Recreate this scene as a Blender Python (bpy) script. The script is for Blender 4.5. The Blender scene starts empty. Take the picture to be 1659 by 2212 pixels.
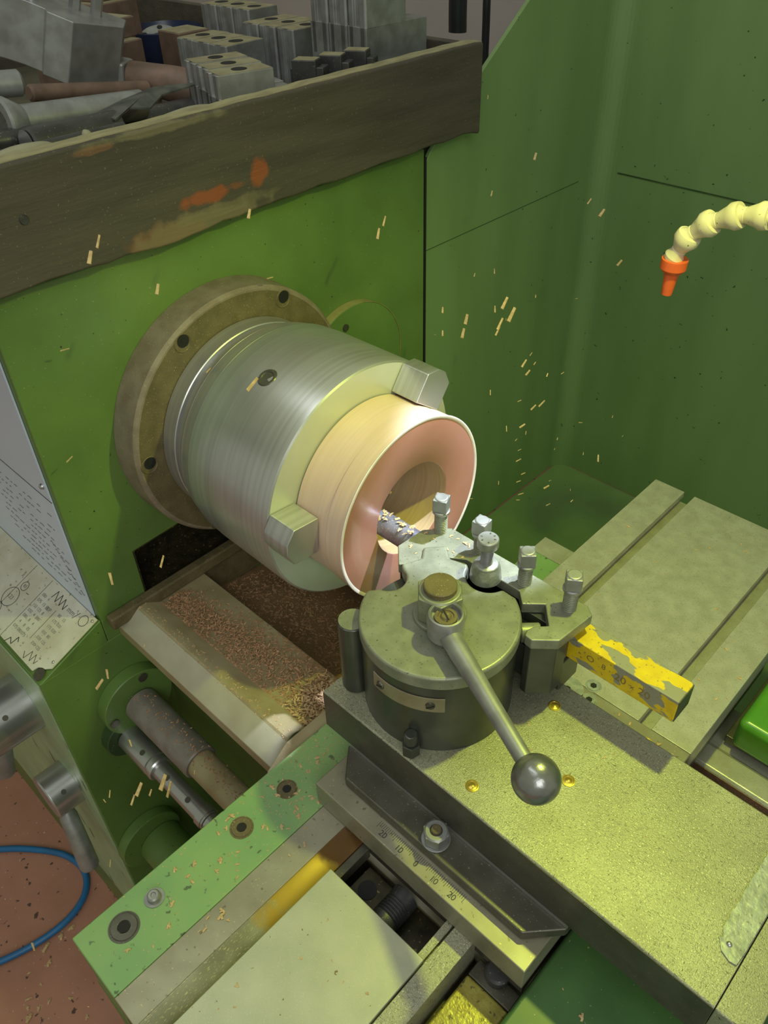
import bpy, bmesh, math, random
from math import sin, cos, pi, radians, sqrt
from mathutils import Vector, Matrix, Euler
C = bpy.context.scene.collection
sc = bpy.context.scene
# ---------------------------------------------------------------- camera
cam = bpy.data.cameras.new('camera'); co = bpy.data.objects.new('camera', cam); C.objects.link(co)
Rr = Vector((0.72097428, 0.69242944, -0.02715787)); Rd = Vector((0.42945265, -0.47722722, -0.7666972)); Rf = Vector((-0.54384419, 0.54110595, -0.64143421))
mw = Matrix.Identity(4)
for i in range(3):
    mw[i][0] = Rr[i]; mw[i][1] = -Rd[i]; mw[i][2] = -Rf[i]
mw[0][3], mw[1][3], mw[2][3] = 0.67828, -0.43249, 0.48735
co.matrix_world = mw
cam.sensor_fit = 'VERTICAL'; cam.sensor_height = 36.0; cam.lens = 1739.95 / 2212 * 36; cam.clip_start = 0.01
sc.camera = co
# ---------------------------------------------------------------- world, lights, exposure
sc.view_settings.view_transform = 'Standard'; sc.view_settings.look = 'None'
sc.view_settings.exposure = 0.0; sc.view_settings.gamma = 1.0; sc.view_settings.use_curve_mapping = False
w = bpy.data.worlds.new('world'); sc.world = w; w.use_nodes = True
w.node_tree.nodes['Background'].inputs[0].default_value = (0.88, 0.92, 0.72, 1)
w.node_tree.nodes['Background'].inputs[1].default_value = 0.33
def light(name, kind, loc, target, power, color, **k):
    l = bpy.data.lights.new(name, kind); l.energy = power; l.color = color
    for a, b in k.items(): setattr(l, a, b)
    o = bpy.data.objects.new(name, l); C.objects.link(o); o.location = loc
    o.rotation_euler = (Vector(target) - Vector(loc)).to_track_quat('-Z', 'Y').to_euler()
    return o
light('machine_lamp_light', 'SPOT', (0.525, 0.085, 0.52), (0.38, -0.02, -0.1), 10.0, (0.85, 1.0, 0.13), shadow_soft_size=0.012, spot_size=radians(125), spot_blend=1.0)
light('white_beam_light', 'SPOT', (0.46, 0.30, 0.62), (0.335, 0.03, 0.0), 58, (0.68, 0.76, 1.0), shadow_soft_size=0.01, spot_size=radians(20), spot_blend=0.35)
light('overhead_fill_light', 'AREA', (-0.1, -0.5, 2.0), (0.1, 0.2, 0.0), 7, (0.92, 0.96, 1.0), size=1.8, shape='RECTANGLE', size_y=0.5)  # added soft overhead fill for the neutral ambient, source unseen
light('camera_side_fill_light', 'AREA', (1.9, -1.3, 1.5), (0.2, 0.3, 0.0), 19, (0.93, 0.97, 0.98), size=1.2)  # added neutral fill from the camera side, no source in view

# ---------------------------------------------------------------- materials
def mat(name, c, rough=0.5, metal=0.0, c2=None, ns=30, nlo=0.35, nhi=0.65, stretch=None, specks=(), bump=0.0, bs=300, patches=(), rvar=0.0, spec=0.5, coat=0.0):
    m = bpy.data.materials.new(name); m.use_nodes = True
    N = m.node_tree.nodes; L = m.node_tree.links; b = N['Principled BSDF']
    b.inputs['Roughness'].default_value = rough; b.inputs['Metallic'].default_value = metal
    b.inputs['Specular IOR Level'].default_value = spec; b.inputs['Coat Weight'].default_value = coat
    g = N.new('ShaderNodeNewGeometry')      # true position in the place
    pos = g.outputs['Position']
    def noise(scale, st=None, det=4):
        n = N.new('ShaderNodeTexNoise'); n.inputs['Scale'].default_value = scale; n.inputs['Detail'].default_value = det
        if st:
            mp = N.new('ShaderNodeMapping'); mp.inputs['Scale'].default_value = st[:3]
            if len(st) > 3: mp.inputs['Rotation'].default_value = (0, 0, st[3])
            L.new(pos, mp.inputs[0]); L.new(mp.outputs[0], n.inputs['Vector'])
        else: L.new(pos, n.inputs['Vector'])
        return n.outputs['Fac']
    def ramp(sock, lo, hi):
        r = N.new('ShaderNodeMapRange'); r.inputs['From Min'].default_value = lo; r.inputs['From Max'].default_value = hi
        L.new(sock, r.inputs['Value']); return r.outputs['Result']
    def mix(f, a, bb):
        x = N.new('ShaderNodeMix'); x.data_type = 'RGBA'
        if hasattr(f, 'is_linked') or not isinstance(f, (int, float)): L.new(f, x.inputs[0])
        else: x.inputs[0].default_value = f
        for s, v in ((x.inputs[6], a), (x.inputs[7], bb)):
            if isinstance(v, tuple): s.default_value = (*v, 1)
            else: L.new(v, s)
        return x.outputs[2]
    col = c
    n0 = noise(ns, stretch)
    col = mix(ramp(n0, nlo, nhi), c, c2 or tuple(v * 0.78 for v in c))
    for (sc_, lo, hi, cc, st) in specks:          # (scale, lo, hi, colour, stretch)
        col = mix(ramp(noise(sc_, st, 2), lo, hi), col, cc)
    for (cen, rad, cc, k) in patches:               # stains, plus one painted shade, each with its own place
        s = N.new('ShaderNodeVectorMath'); s.operation = 'SUBTRACT'; L.new(pos, s.inputs[0]); s.inputs[1].default_value = cen
        d = N.new('ShaderNodeVectorMath'); d.operation = 'DIVIDE'; L.new(s.outputs[0], d.inputs[0]); d.inputs[1].default_value = rad
        ln = N.new('ShaderNodeVectorMath'); ln.operation = 'LENGTH'; L.new(d.outputs[0], ln.inputs[0])
        a = N.new('ShaderNodeMath'); a.operation = 'MULTIPLY_ADD'; L.new(noise(60), a.inputs[0]); a.inputs[1].default_value = 1.6; L.new(ln.outputs['Value'], a.inputs[2])
        r = N.new('ShaderNodeMapRange'); r.inputs['From Min'].default_value = 1.9; r.inputs['From Max'].default_value = 1.5; r.inputs['To Max'].default_value = k
        L.new(a.outputs[0], r.inputs['Value']); col = mix(r.outputs['Result'], col, cc)
    if isinstance(col, tuple): b.inputs['Base Color'].default_value = (*col, 1)
    else: L.new(col, b.inputs['Base Color'])
    if rvar:
        r = N.new('ShaderNodeMapRange'); r.inputs['To Min'].default_value = max(0.05, rough - rvar); r.inputs['To Max'].default_value = rough + rvar
        L.new(n0, r.inputs['Value']); L.new(r.outputs['Result'], b.inputs['Roughness'])
    if bump:
        bp = N.new('ShaderNodeBump'); bp.inputs['Strength'].default_value = bump; bp.inputs['Distance'].default_value = 0.001
        L.new(noise(bs, stretch if stretch else None, 6), bp.inputs['Height']); L.new(bp.outputs[0], b.inputs['Normal'])
    return m
DUST = (0.42, 0.36, 0.20)
G = dict(
 green=mat('green_paint', (0.138, 0.235, 0.055), 0.40, 0, (0.105, 0.185, 0.042), 9, bump=0.12, bs=90, specks=((420, 0.70, 0.74, (0.3, 0.32, 0.18), None), (170, 0.72, 0.76, (0.03, 0.05, 0.02), None))),
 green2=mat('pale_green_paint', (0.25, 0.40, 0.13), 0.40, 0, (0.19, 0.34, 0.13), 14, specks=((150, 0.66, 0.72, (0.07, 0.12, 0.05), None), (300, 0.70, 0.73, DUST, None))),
 greenp=mat('guard_green_paint', (0.19, 0.30, 0.105), 0.40, 0, (0.165, 0.262, 0.088), 5, stretch=(3, 3, .6), bump=0.06, bs=70, specks=((120, 0.73, 0.76, (0.03, 0.06, 0.02), None),)),
 gdark=mat('dark_green_paint', (0.045, 0.085, 0.028), 0.45, 0, (0.03, 0.06, 0.02), 20, specks=((350, 0.70, 0.74, (0.25, 0.2, 0.1), None),)),
 gbox=mat('light_green_side_paint', (0.36, 0.50, 0.27), 0.42, 0, (0.30, 0.42, 0.22), 18, specks=((60, 0.66, 0.70, (0.10, 0.12, 0.09), (1, 1, .2)),)),
 shgreen=mat('shaded_green_paint', (0.075, 0.165, 0.045), 0.4, 0, (0.055, 0.125, 0.038), 25, specks=((300, 0.70, 0.73, DUST, None),)),  # darker copy of the green: the right wing's shade put into colour
 tail=mat('bright_green_paint', (0.10, 0.30, 0.02), 0.25, 0, (0.07, 0.24, 0.015), 20, coat=0.3, specks=((400, 0.70, 0.74, (0.2, 0.2, 0.05), None),)),
 steel=mat('ground_steel', (0.56, 0.55, 0.40), 0.38, 0.45, (0.45, 0.44, 0.31), 60, specks=((900, 0.66, 0.72, (0.26, 0.25, 0.18), None), (500, 0.68, 0.71, (0.12, 0.12, 0.08), (1, 5, 1, 0.7)), (500, 0.69, 0.72, (0.12, 0.12, 0.08), (5, 1, 1, 0.3))), bump=0.10, bs=700, rvar=.1),
 scraped=mat('scraped_steel_top', (0.37, 0.37, 0.25), 0.42, 0.35, (0.29, 0.285, 0.19), 22, specks=((1300, 0.52, 0.66, (0.26, 0.25, 0.15), None), (900, 0.62, 0.70, (0.60, 0.60, 0.38), None), (300, 0.655, 0.68, (0.08, 0.08, 0.05), (1, 8, 1, 0.7)), (300, 0.66, 0.68, (0.08, 0.08, 0.05), (8, 1, 1, 0.4)), (340, 0.67, 0.69, (0.08, 0.08, 0.05), (1, 7, 1, -0.5))), bump=0.25, bs=1100),
 stained=mat('stained_ground_steel', (0.36, 0.34, 0.24), 0.4, 0.4, (0.26, 0.24, 0.16), 24, specks=((200, 0.66, 0.72, (0.18, 0.15, 0.09), None), (500, 0.70, 0.73, (0.55, 0.45, 0.22), None))),
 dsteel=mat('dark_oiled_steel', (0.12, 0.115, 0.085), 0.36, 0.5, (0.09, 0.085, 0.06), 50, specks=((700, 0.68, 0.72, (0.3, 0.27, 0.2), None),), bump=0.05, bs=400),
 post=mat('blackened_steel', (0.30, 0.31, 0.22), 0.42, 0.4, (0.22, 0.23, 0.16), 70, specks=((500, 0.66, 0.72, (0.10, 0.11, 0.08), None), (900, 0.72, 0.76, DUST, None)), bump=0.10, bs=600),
 posts=mat('shaded_steel_side', (0.10, 0.105, 0.085), 0.28, 0.6, (0.07, 0.075, 0.06), 30),  # dark copy of the blackened steel: side shade put into the colour
 bright=mat('polished_steel', (0.58, 0.58, 0.57), 0.28, 0.85, (0.48, 0.48, 0.47), 40, stretch=(200, 1, 1)),
 chuck=mat('turned_steel', (0.60, 0.60, 0.58), 0.33, 0.75, (0.50, 0.50, 0.48), 4, stretch=(60, 1, 1), bump=0.03, bs=30),
 chuckf=mat('turned_steel_face', (0.60, 0.61, 0.50), 0.42, 0.35, (0.52, 0.54, 0.42), 12),
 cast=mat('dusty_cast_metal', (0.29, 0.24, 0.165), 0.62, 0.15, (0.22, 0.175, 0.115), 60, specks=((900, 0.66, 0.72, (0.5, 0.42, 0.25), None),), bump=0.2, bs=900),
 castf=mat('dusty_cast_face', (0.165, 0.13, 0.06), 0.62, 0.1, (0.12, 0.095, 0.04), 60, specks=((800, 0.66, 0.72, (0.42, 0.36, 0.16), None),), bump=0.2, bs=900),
 hole=mat('black_recess', (0.01, 0.01, 0.008), 0.7),
 facet=mat('lit_way_bevel', (0.52, 0.49, 0.35), 0.45, 0.15, (0.44, 0.40, 0.27), 25),  # paler than the way: light on the bevel put into the colour
 way=mat('dusty_bed_way', (0.42, 0.36, 0.20), 0.5, 0.15, (0.33, 0.26, 0.13), 25, specks=((900, 0.62, 0.70, (0.5, 0.38, 0.22), None),)),
 rust=mat('rusty_dusty_casting', (0.30, 0.17, 0.08), 0.75, 0, (0.20, 0.12, 0.055), 18, specks=((600, 0.6, 0.68, (0.45, 0.26, 0.15), None),), bump=0.4, bs=400),
 tuf=mat('sheen_tan_laminate_side', (0.72, 0.52, 0.38), 0.35, 0, (0.66, 0.48, 0.34), 6, stretch=(60, 1, 1), coat=0.2),  # paler than the face: glossy sheen put into the colour
 tuff=mat('red_brown_laminate_face', (0.42, 0.185, 0.14), 0.32, 0, (0.36, 0.155, 0.10), 14, coat=0.25),
 rim=mat('laminate_edge_highlight', (0.85, 0.74, 0.68), 0.3),  # near-white: the edge highlight is put into the colour
 chip=mat('tan_shavings', (0.62, 0.44, 0.22), 0.7, 0, (0.46, 0.30, 0.13), 300),
 chipr=mat('pink_brown_shavings', (0.50, 0.29, 0.145), 0.75, 0, (0.36, 0.20, 0.10), 400),
 yellow=mat('chipped_yellow_paint', (0.72, 0.52, 0.01), 0.45, 0, (0.62, 0.42, 0.01), 100, specks=((75, 0.535, 0.55, (0.26, 0.25, 0.17), (0.55, 1, 1)), (400, 0.66, 0.69, (0.2, 0.17, 0.08), None))),
 bluest=mat('cool_lit_bar_steel', (0.30, 0.31, 0.36), 0.4, 0.6, (0.22, 0.22, 0.26), 80, specks=((1200, 0.62, 0.66, (0.7, 0.6, 0.5), None),)),  # blue tint of the cool beam put into the steel's colour
 board=mat('grimy_wood', (0.085, 0.070, 0.048), 0.6, 0, (0.060, 0.050, 0.036), 10, stretch=(4, .7, 6), bump=0.5, bs=60, specks=((420, 0.68, 0.73, (0.16, 0.13, 0.08), None),),
   patches=(((0.03, -0.055, 0.214), (0.04, 0.05, 0.012), (0.20, 0.085, 0.035), 0.7), ((0.03, 0.0, 0.237), (0.04, 0.033, 0.007), (0.30, 0.075, 0.022), 0.8), ((0.03, 0.062, 0.243), (0.04, 0.012, 0.012), (0.30, 0.075, 0.022), 0.8),
   ((0.03, -0.02, 0.213), (0.04, 0.08, 0.014), (0.20, 0.165, 0.085), 0.65), ((0.03, 0.02, 0.222), (0.04, 0.07, 0.006), (0.18, 0.155, 0.08), 0.5), ((0.02, -0.04, 0.303), (0.04, 0.07, 0.004), (0.24, 0.21, 0.11), 0.5), ((0.03, -0.10, 0.300), (0.04, 0.02, 0.003), (0.26, 0.12, 0.05), 0.5))),
 boardtop=mat('yellowish_wood_top', (0.36, 0.33, 0.17), 0.7, 0, (0.26, 0.23, 0.12), 40, stretch=(3, 1, 3), bump=0.3, bs=200),
 plate=mat('white_enamel_plate', (0.66, 0.74, 0.86), 0.35, 0, (0.60, 0.68, 0.80), 8, coat=0.2),
 chart=mat('worn_cream_chart', (0.74, 0.73, 0.60), 0.5, 0.0, (0.60, 0.56, 0.42), 25, specks=((200, 0.66, 0.72, (0.33, 0.28, 0.17), None),)),
 ink=mat('black_ink', (0.05, 0.05, 0.05), 0.6), inkf=mat('faded_ink', (0.20, 0.20, 0.19), 0.6),
 oil=mat('oily_gold_steel', (0.30, 0.29, 0.18), 0.3, 0.4, (0.20, 0.19, 0.11), 40, specks=((300, 0.62, 0.66, (0.5, 0.46, 0.22), (6, 1, 1)),), patches=(((0.400, -0.262, -0.17), (0.03, 0.046, 0.03), (0.36, 0.22, 0.012), 0.9), ((0.400, -0.222, -0.17), (0.03, 0.020, 0.03), (0.13, 0.06, 0.015), 0.9))),  # gold patch is oil; dark brown patch is shade put into colour
 oily=mat('oily_shaded_cavity', (0.06, 0.05, 0.025), 0.25, 0.3, (0.03, 0.028, 0.015), 90, specks=((250, 0.64, 0.70, (0.25, 0.2, 0.07), None),)),
 oilblk=mat('oily_lamplit_block', (0.40, 0.36, 0.08), 0.3, 0.3, (0.30, 0.25, 0.04), 90, specks=((260, 0.60, 0.66, (0.15, 0.12, 0.03), None),), bump=.3, bs=300),  # oily block with the yellow lamp light put into its colour
 cover=mat('worn_cover_plate', (0.50, 0.50, 0.34), 0.42, 0.4, (0.43, 0.44, 0.30), 30, specks=((520, 0.665, 0.69, (0.72, 0.72, 0.4), (1, 6, 1, -0.2)), (200, 0.72, 0.75, (0.2, 0.15, 0.07), None))),
 brass=mat('brass_plug', (0.65, 0.50, 0.10), 0.25, 0.7, (0.50, 0.36, 0.06), 100),
 floor=mat('red_brown_floor', (0.50, 0.235, 0.155), 0.6, 0, (0.42, 0.19, 0.12), 8, specks=((60, 0.66, 0.70, (0.10, 0.055, 0.04), None), (160, 0.70, 0.73, (0.6, 0.5, 0.42), None)), bump=0.3, bs=40),
 wall=mat('pale_workshop_wall', (0.50, 0.46, 0.44), 0.8, 0, (0.46, 0.42, 0.40), 3),
 blue=mat('blue_rubber_hose', (0.015, 0.17, 0.42), 0.4, 0, (0.02, 0.13, 0.30), 20), bowl=mat('blue_enamel_bowl', (0.02, 0.025, 0.06), 0.35, 0, (0.02, 0.03, 0.07), 30),
 cream=mat('cream_plastic', (0.70, 0.62, 0.42), 0.45, 0, (0.60, 0.52, 0.34), 40, specks=((300, 0.68, 0.72, (0.12, 0.11, 0.06), None),)),
 orange=mat('orange_plastic', (0.78, 0.13, 0.03), 0.4, 0, (0.66, 0.10, 0.025), 60),
 jaw=mat('grey_jaw_steel', (0.38, 0.385, 0.37), 0.42, 0.6, (0.28, 0.28, 0.26), 60, bump=.05, bs=300), jawd=mat('shaded_jaw_side', (0.16, 0.16, 0.115), 0.6, 0.2, (0.12, 0.12, 0.085), 40),  # jawd: darker copy of the jaw steel, side shade put into colour
 dusty=mat('dusty_top', (0.33, 0.30, 0.17), 0.75, 0, (0.25, 0.22, 0.12), 60), dark=mat('dark_bar_steel', (0.10, 0.10, 0.095), 0.4, 0.6, (0.07, 0.07, 0.065), 60, specks=((500, 0.68, 0.72, (0.3, 0.27, 0.2), None),)),
 brown=mat('brown_rusty_steel', (0.22, 0.14, 0.10), 0.55, 0.2, (0.15, 0.10, 0.07), 60), black=mat('black_plastic', (0.02, 0.022, 0.022), 0.4),
 ply=mat('tray_bottom', (0.06, 0.055, 0.035), 0.8, 0, (0.10, 0.09, 0.05), 20), cloth=mat('dusty_rag', (0.36, 0.34, 0.22), 0.9, 0, (0.26, 0.24, 0.15), 30, bump=.5, bs=80),
 tag=mat('aged_tin_tag', (0.36, 0.31, 0.20), 0.4, 0.5, (0.28, 0.24, 0.15), 60), nplate=mat('worn_aluminium_plate', (0.40, 0.43, 0.36), 0.4, 0.3, (0.27, 0.29, 0.24), 120, bump=.4, bs=250, specks=((400, 0.66, 0.70, (0.2, 0.2, 0.15), None),)),
)
# ---------------------------------------------------------------- mesh helpers
def box(bm, x0, x1, y0, y1, z0, z1, M=None):
    vs = [bm.verts.new((x, y, z)) for x in (x0, x1) for y in (y0, y1) for z in (z0, z1)]
    for f in ((0, 1, 3, 2), (4, 6, 7, 5), (0, 4, 5, 1), (2, 3, 7, 6), (0, 2, 6, 4), (1, 5, 7, 3)): bm.faces.new([vs[i] for i in f])
    if M: bmesh.ops.transform(bm, matrix=M, verts=vs)
    return vs
def prism(bm, pts, axis, a, b, M=None):
    def P(p, t):
        return (t, p[0], p[1]) if axis == 'X' else (p[0], t, p[1]) if axis == 'Y' else (p[0], p[1], t)
    v0 = [bm.verts.new(P(p, a)) for p in pts]; v1 = [bm.verts.new(P(p, b)) for p in pts]
    n = len(pts); fs = [bm.faces.new(v0), bm.faces.new(v1[::-1])]
    for i in range(n): fs.append(bm.faces.new((v0[i], v1[i], v1[(i + 1) % n], v0[(i + 1) % n])))
    if M: bmesh.ops.transform(bm, matrix=M, verts=v0 + v1)
    return v0 + v1
def frame(d, up=(0, 0, 1)):
    z = Vector(d).normalized(); u = Vector(up)
    if abs(z.dot(u.normalized())) > 0.99: u = Vector((1, 0, 0))
    x = u.cross(z).normalized(); y = z.cross(x); m = Matrix((x, y, z)).transposed().to_4x4(); return m
def lathe(bm, prof, o, d, seg=64, up=(0, 0, 1)):
    """prof: list of (t, r) along d from o; first/last r=0 closes."""
    m = frame(d, up); o = Vector(o); rings = []; allv = []
    for t, r in prof:
        if r < 1e-6: rings.append([bm.verts.new(o + m.to_3x3() @ Vector((0, 0, t)))])
        else: rings.append([bm.verts.new(o + m.to_3x3() @ Vector((r * cos(2 * pi * i / seg), r * sin(2 * pi * i / seg), t))) for i in range(seg)])
    for a, b in zip(rings, rings[1:]):
        for i in range(seg):
            j = (i + 1) % seg
            if len(a) == 1 and len(b) == 1: continue
            if len(a) == 1: bm.faces.new((a[0], b[i], b[j]))
            elif len(b) == 1: bm.faces.new((a[i], b[0], a[j]))
            else: bm.faces.new((a[i], b[i], b[j], a[j]))
    return rings
def cyl(bm, o, d, r, seg=32, ch=0.0):
    L = Vector(d).length
    lathe(bm, [(0, 0), (0, r - ch), (ch, r), (L - ch, r), (L, r - ch), (L, 0)] if ch else [(0, 0), (0, r), (L, r), (L, 0)], o, d, seg)
def tube(bm, pts, r, seg=12, radii=None):
    pts = [Vector(p) for p in pts]; rings = []
    prev = None
    for i, p in enumerate(pts):
        t = (pts[min(i + 1, len(pts) - 1)] - pts[max(i - 1, 0)]).normalized()
        if prev is None: u = t.orthogonal().normalized()
        else: u = (prev - t * prev.dot(t)).normalized()
        prev = u; v = t.cross(u); rr = radii[i] if radii else r
        rings.append([bm.verts.new(p + (u * cos(2 * pi * k / seg) + v * sin(2 * pi * k / seg)) * rr) for k in range(seg)])
    for a, b in zip(rings, rings[1:]):
        for k in range(seg): bm.faces.new((a[k], a[(k + 1) % seg], b[(k + 1) % seg], b[k]))
    bm.faces.new(rings[0][::-1]); bm.faces.new(rings[-1])
def sphere(bm, c, r, seg=32):
    bmesh.ops.create_uvsphere(bm, u_segments=seg, v_segments=seg // 2, radius=r, matrix=Matrix.Translation(c))
def hexpts(c, r, n=6, a0=0): return [(c[0] + r * cos(a0 + 2 * pi * i / n), c[1] + r * sin(a0 + 2 * pi * i / n)) for i in range(n)]
def catmull(P, n=8):
    P = [Vector(p) for p in P]; Q = [2 * P[0] - P[1]] + P + [2 * P[-1] - P[-2]]; out = []
    for i in range(1, len(Q) - 2):
        for k in range(n):
            t = k / n; a, b, c, d = Q[i - 1:i + 3]
            out.append(0.5 * ((2 * b) + (c - a) * t + (2 * a - 5 * b + 4 * c - d) * t * t + (3 * b - a - 3 * c + d) * t ** 3))
    out.append(P[-1]); return out
def root_loc(p):
    v = Vector((0, 0, 0))
    while p is not None: v += p.location; p = p.parent
    return v
def obj(name, bm, m, parent=None, bevel=0.0, ang=35, kind=None, label=None, seg=2):
    """bm in world coordinates; returns ONE mesh object"""
    bmesh.ops.recalc_face_normals(bm, faces=bm.faces)
    if parent is not None: bmesh.ops.translate(bm, vec=-root_loc(parent), verts=bm.verts)
    me = bpy.data.meshes.new(name); bm.to_mesh(me); bm.free()
    me.polygons.foreach_set('use_smooth', [True] * len(me.polygons)); me.set_sharp_from_angle(angle=radians(ang))
    me.materials.append(G[m] if isinstance(m, str) else m)
    o = bpy.data.objects.new(name, me); C.objects.link(o)
    if parent is not None: o.parent = parent
    if bevel:
        b = o.modifiers.new('bevel', 'BEVEL'); b.width = bevel; b.segments = seg; b.limit_method = 'ANGLE'; b.angle_limit = radians(38); b.harden_normals = True
    if kind: o['kind'] = kind
    if label: o['label'] = label
    return o
def thing(name, label, cat, loc=(0, 0, 0), group=None):
    o = bpy.data.objects.new(name, None); C.objects.link(o); o.location = loc; o.empty_display_size = 0.02
    o['label'] = label; o['category'] = cat
    if group: o['group'] = group
    return o
def tag(o, label, cat, group=None, kind=None):
    o['label'] = label; o['category'] = cat
    if group: o['group'] = group
    if kind: o['kind'] = kind
    return o
def recenter(o):
    """put a single-mesh thing's origin at its base"""
    me = o.data; c = Vector([sum(v.co[i] for v in me.vertices) / len(me.vertices) for i in range(3)]); c.z = min(v.co.z for v in me.vertices)
    me.transform(Matrix.Translation(-c)); o.location = c; return o
def dup(root, loc=None, rot=None, label=None, group=None):
    r = root.copy(); C.objects.link(r)
    if loc is not None: r.location = loc
    if rot is not None: r.rotation_euler = rot
    if label: r['label'] = label
    if group: r['group'] = group
    for ch in list(root.children):
        c = ch.copy(); C.objects.link(c); c.parent = r
        for g in ch.children: d = g.copy(); C.objects.link(d); d.parent = c
    return r
def B(): return bmesh.new()
def text_mesh(name, items, m, parent, thick=0.0002):
    """items: (string, size, origin, right, up); one mesh"""
    bm = B()
    for s, size, o, rt, upv in items:
        cu = bpy.data.curves.new('t', 'FONT'); cu.body = s; cu.size = size; cu.extrude = thick; cu.align_x = 'CENTER'; cu.align_y = 'CENTER'; cu.resolution_u = 3
        ob = bpy.data.objects.new('t', cu); C.objects.link(ob); bpy.context.view_layer.update()
        me = bpy.data.meshes.new_from_object(ob.evaluated_get(bpy.context.evaluated_depsgraph_get()))
        rt = Vector(rt).normalized(); upv = Vector(upv); upv = (upv - rt * upv.dot(rt)).normalized(); n = rt.cross(upv)
        M = Matrix((rt, upv, n)).transposed().to_4x4(); M.translation = Vector(o)
        me.transform(M); bm.from_mesh(me); bpy.data.objects.remove(ob); bpy.data.meshes.remove(me)
    return obj(name, bm, m, parent)
def strokes(bm, pts, wdt, n, h=0.0003):
    """thin raised ink line through pts lying on a surface with normal n"""
    n = Vector(n).normalized()
    for a, b in zip(pts, pts[1:]):
        a = Vector(a); b = Vector(b); d = b - a
        if d.length < 1e-6: continue
        s = d.normalized().cross(n) * wdt / 2
        vs = [bm.verts.new(p + q) for q in (Vector((0, 0, 0)), n * h) for p in (a - s, a + s, b + s, b - s)]
        for f in ((3, 2, 1, 0), (4, 5, 6, 7), (0, 1, 5, 4), (1, 2, 6, 5), (2, 3, 7, 6), (3, 0, 4, 7)): bm.faces.new([vs[i] for i in f])
rnd = random.Random(7)
# ================================================================ SETTING
bm = B(); box(bm, -3.2, 3, -3, 1.7, -1.1, -1.05); obj('floor', bm, 'floor', kind='structure')
bm = B(); box(bm, -3.2, 3, 1.7, 1.8, -1.05, 1.6); obj('wall_back', bm, 'wall', kind='structure')
bm = B(); box(bm, -3.3, -3.2, -3, 1.8, -1.05, 1.6); obj('wall_left', bm, 'wall', kind='structure')

# ================================================================ HEADSTOCK
hs = thing('lathe_headstock', 'green painted lathe headstock with spindle flange, round cover and charts', 'lathe headstock', (-0.3, 0, -1.05))
bm = B()
prism(bm, [(-0.2185, -0.19), (-0.158, -0.19), (-0.158, -0.122), (0.10, -0.112), (0.10, -0.21), (0.333, -0.21), (0.333, 0.2), (-0.2185, 0.2)], 'X', -0.07, 0)
cas = obj('casing', bm, 'green', hs, 0.002)
bm = B(); box(bm, -0.069, -0.060, -0.158, 0.0795, -0.2222, -0.114); obj('pocket_back', bm, 'oily', cas)  # dark liner sheets: the pocket's shade put into their colour
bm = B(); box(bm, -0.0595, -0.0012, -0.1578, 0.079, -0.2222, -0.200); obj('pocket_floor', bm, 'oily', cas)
bm = B(); prism(bm, [(-0.1579, -0.188), (-0.1579, -0.1222), (0.0999, -0.1122), (0.0999, -0.1135), (-0.1565, -0.1235), (-0.1565, -0.188)], 'X', -0.060, -0.0015); obj('pocket_shade_lining', bm, 'oily', cas)
bm = B(); box(bm, -0.75, -0.0702, -0.2183, 0.333, -0.21, 0.2); obj('rear_casing', bm, 'green', hs, 0.003)
bm = B(); box(bm, -0.75, 0, -0.3055, 0.333, -1.05, -0.2225); box(bm, -0.75, 0, -0.2185, -0.158, -0.2225, -0.188)
# sloping chart shelf
prism(bm, [(-0.3055, -0.2235), (-0.2187, -0.2235), (-0.2187, -0.1868)], 'X', -0.75, -0.0)
gb = obj('gearbox_housing', bm, 'green', hs, 0.0015)
bm = B(); box(bm, -0.75, -0.0025, -0.3072, -0.3054, -0.90, -0.226); obj('front_panel', bm, 'gbox', gb, 0.0005, label='pale green front panel of the gearbox')
bm = B(); cyl(bm, (0, 0.19, -0.03), (0.012, 0, 0), 0.083, 64, 0.001); cv = obj('round_cover', bm, 'green', hs, 0.0008)
bm = B(); lathe(bm, [(0.0, 0.083), (0.0, 0.0836), (0.0118, 0.0836), (0.0118, 0.083), (0, 0.083)], (0.0003, 0.19, -0.03), (1, 0, 0), 72); obj('cover_rim', bm, mat('yellow_lit_rim', (0.32, 0.30, 0.10), .6, 0, (0.26, 0.23, 0.07), 60), cv, label='rim with yellow lamp light painted on')  # yellow lamp light on the rim put into its colour
bm = B(); cyl(bm, (0.012, 0.175, 0.03), (0.002, 0, 0), 0.0045, 20); obj('cover_screw', bm, 'dsteel', cv)
# seam groove and dark scuffs are material; spindle flange
fl = B()
lathe(fl, [(0, 0.10), (0, 0.1446), (0.033, 0.1436), (0.0368, 0.1405), (0.0368, 0.06), (0, 0.06)], (0.0005, 0, 0), (1, 0, 0), 128)
flg = obj('spindle_flange', fl, 'cast', hs, label='dusty cast flange around the spindle')
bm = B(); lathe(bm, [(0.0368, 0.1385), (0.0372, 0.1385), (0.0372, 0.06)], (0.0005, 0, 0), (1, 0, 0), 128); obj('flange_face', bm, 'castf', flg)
for (y, z) in ((0.0645, 0.1148), (-0.0645, 0.1145), (-0.1304, 0.003), (0.128, 0.005), (0.065, -0.113), (-0.067, -0.113)):
    bm = B(); lathe(bm, [(0.0, 0), (0.0, 0.0092), (0.0006, 0.0098), (0.0011, 0.0092), (0.0004, 0.0085), (0.0003, 0)], (0.0375, y, z), (1, 0, 0), 28)
    s = obj('cap_screw', bm, 'castf', flg)
    bm = B(); cyl(bm, (0.0378, y + 0.001, z + 0.002), (0.0008, 0, 0), 0.0066, 24); prism(bm, hexpts((y + .001, z + .002), 0.003), 'X', 0.0386, 0.0389); obj('hex_socket', bm, 'hole', s)
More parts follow.
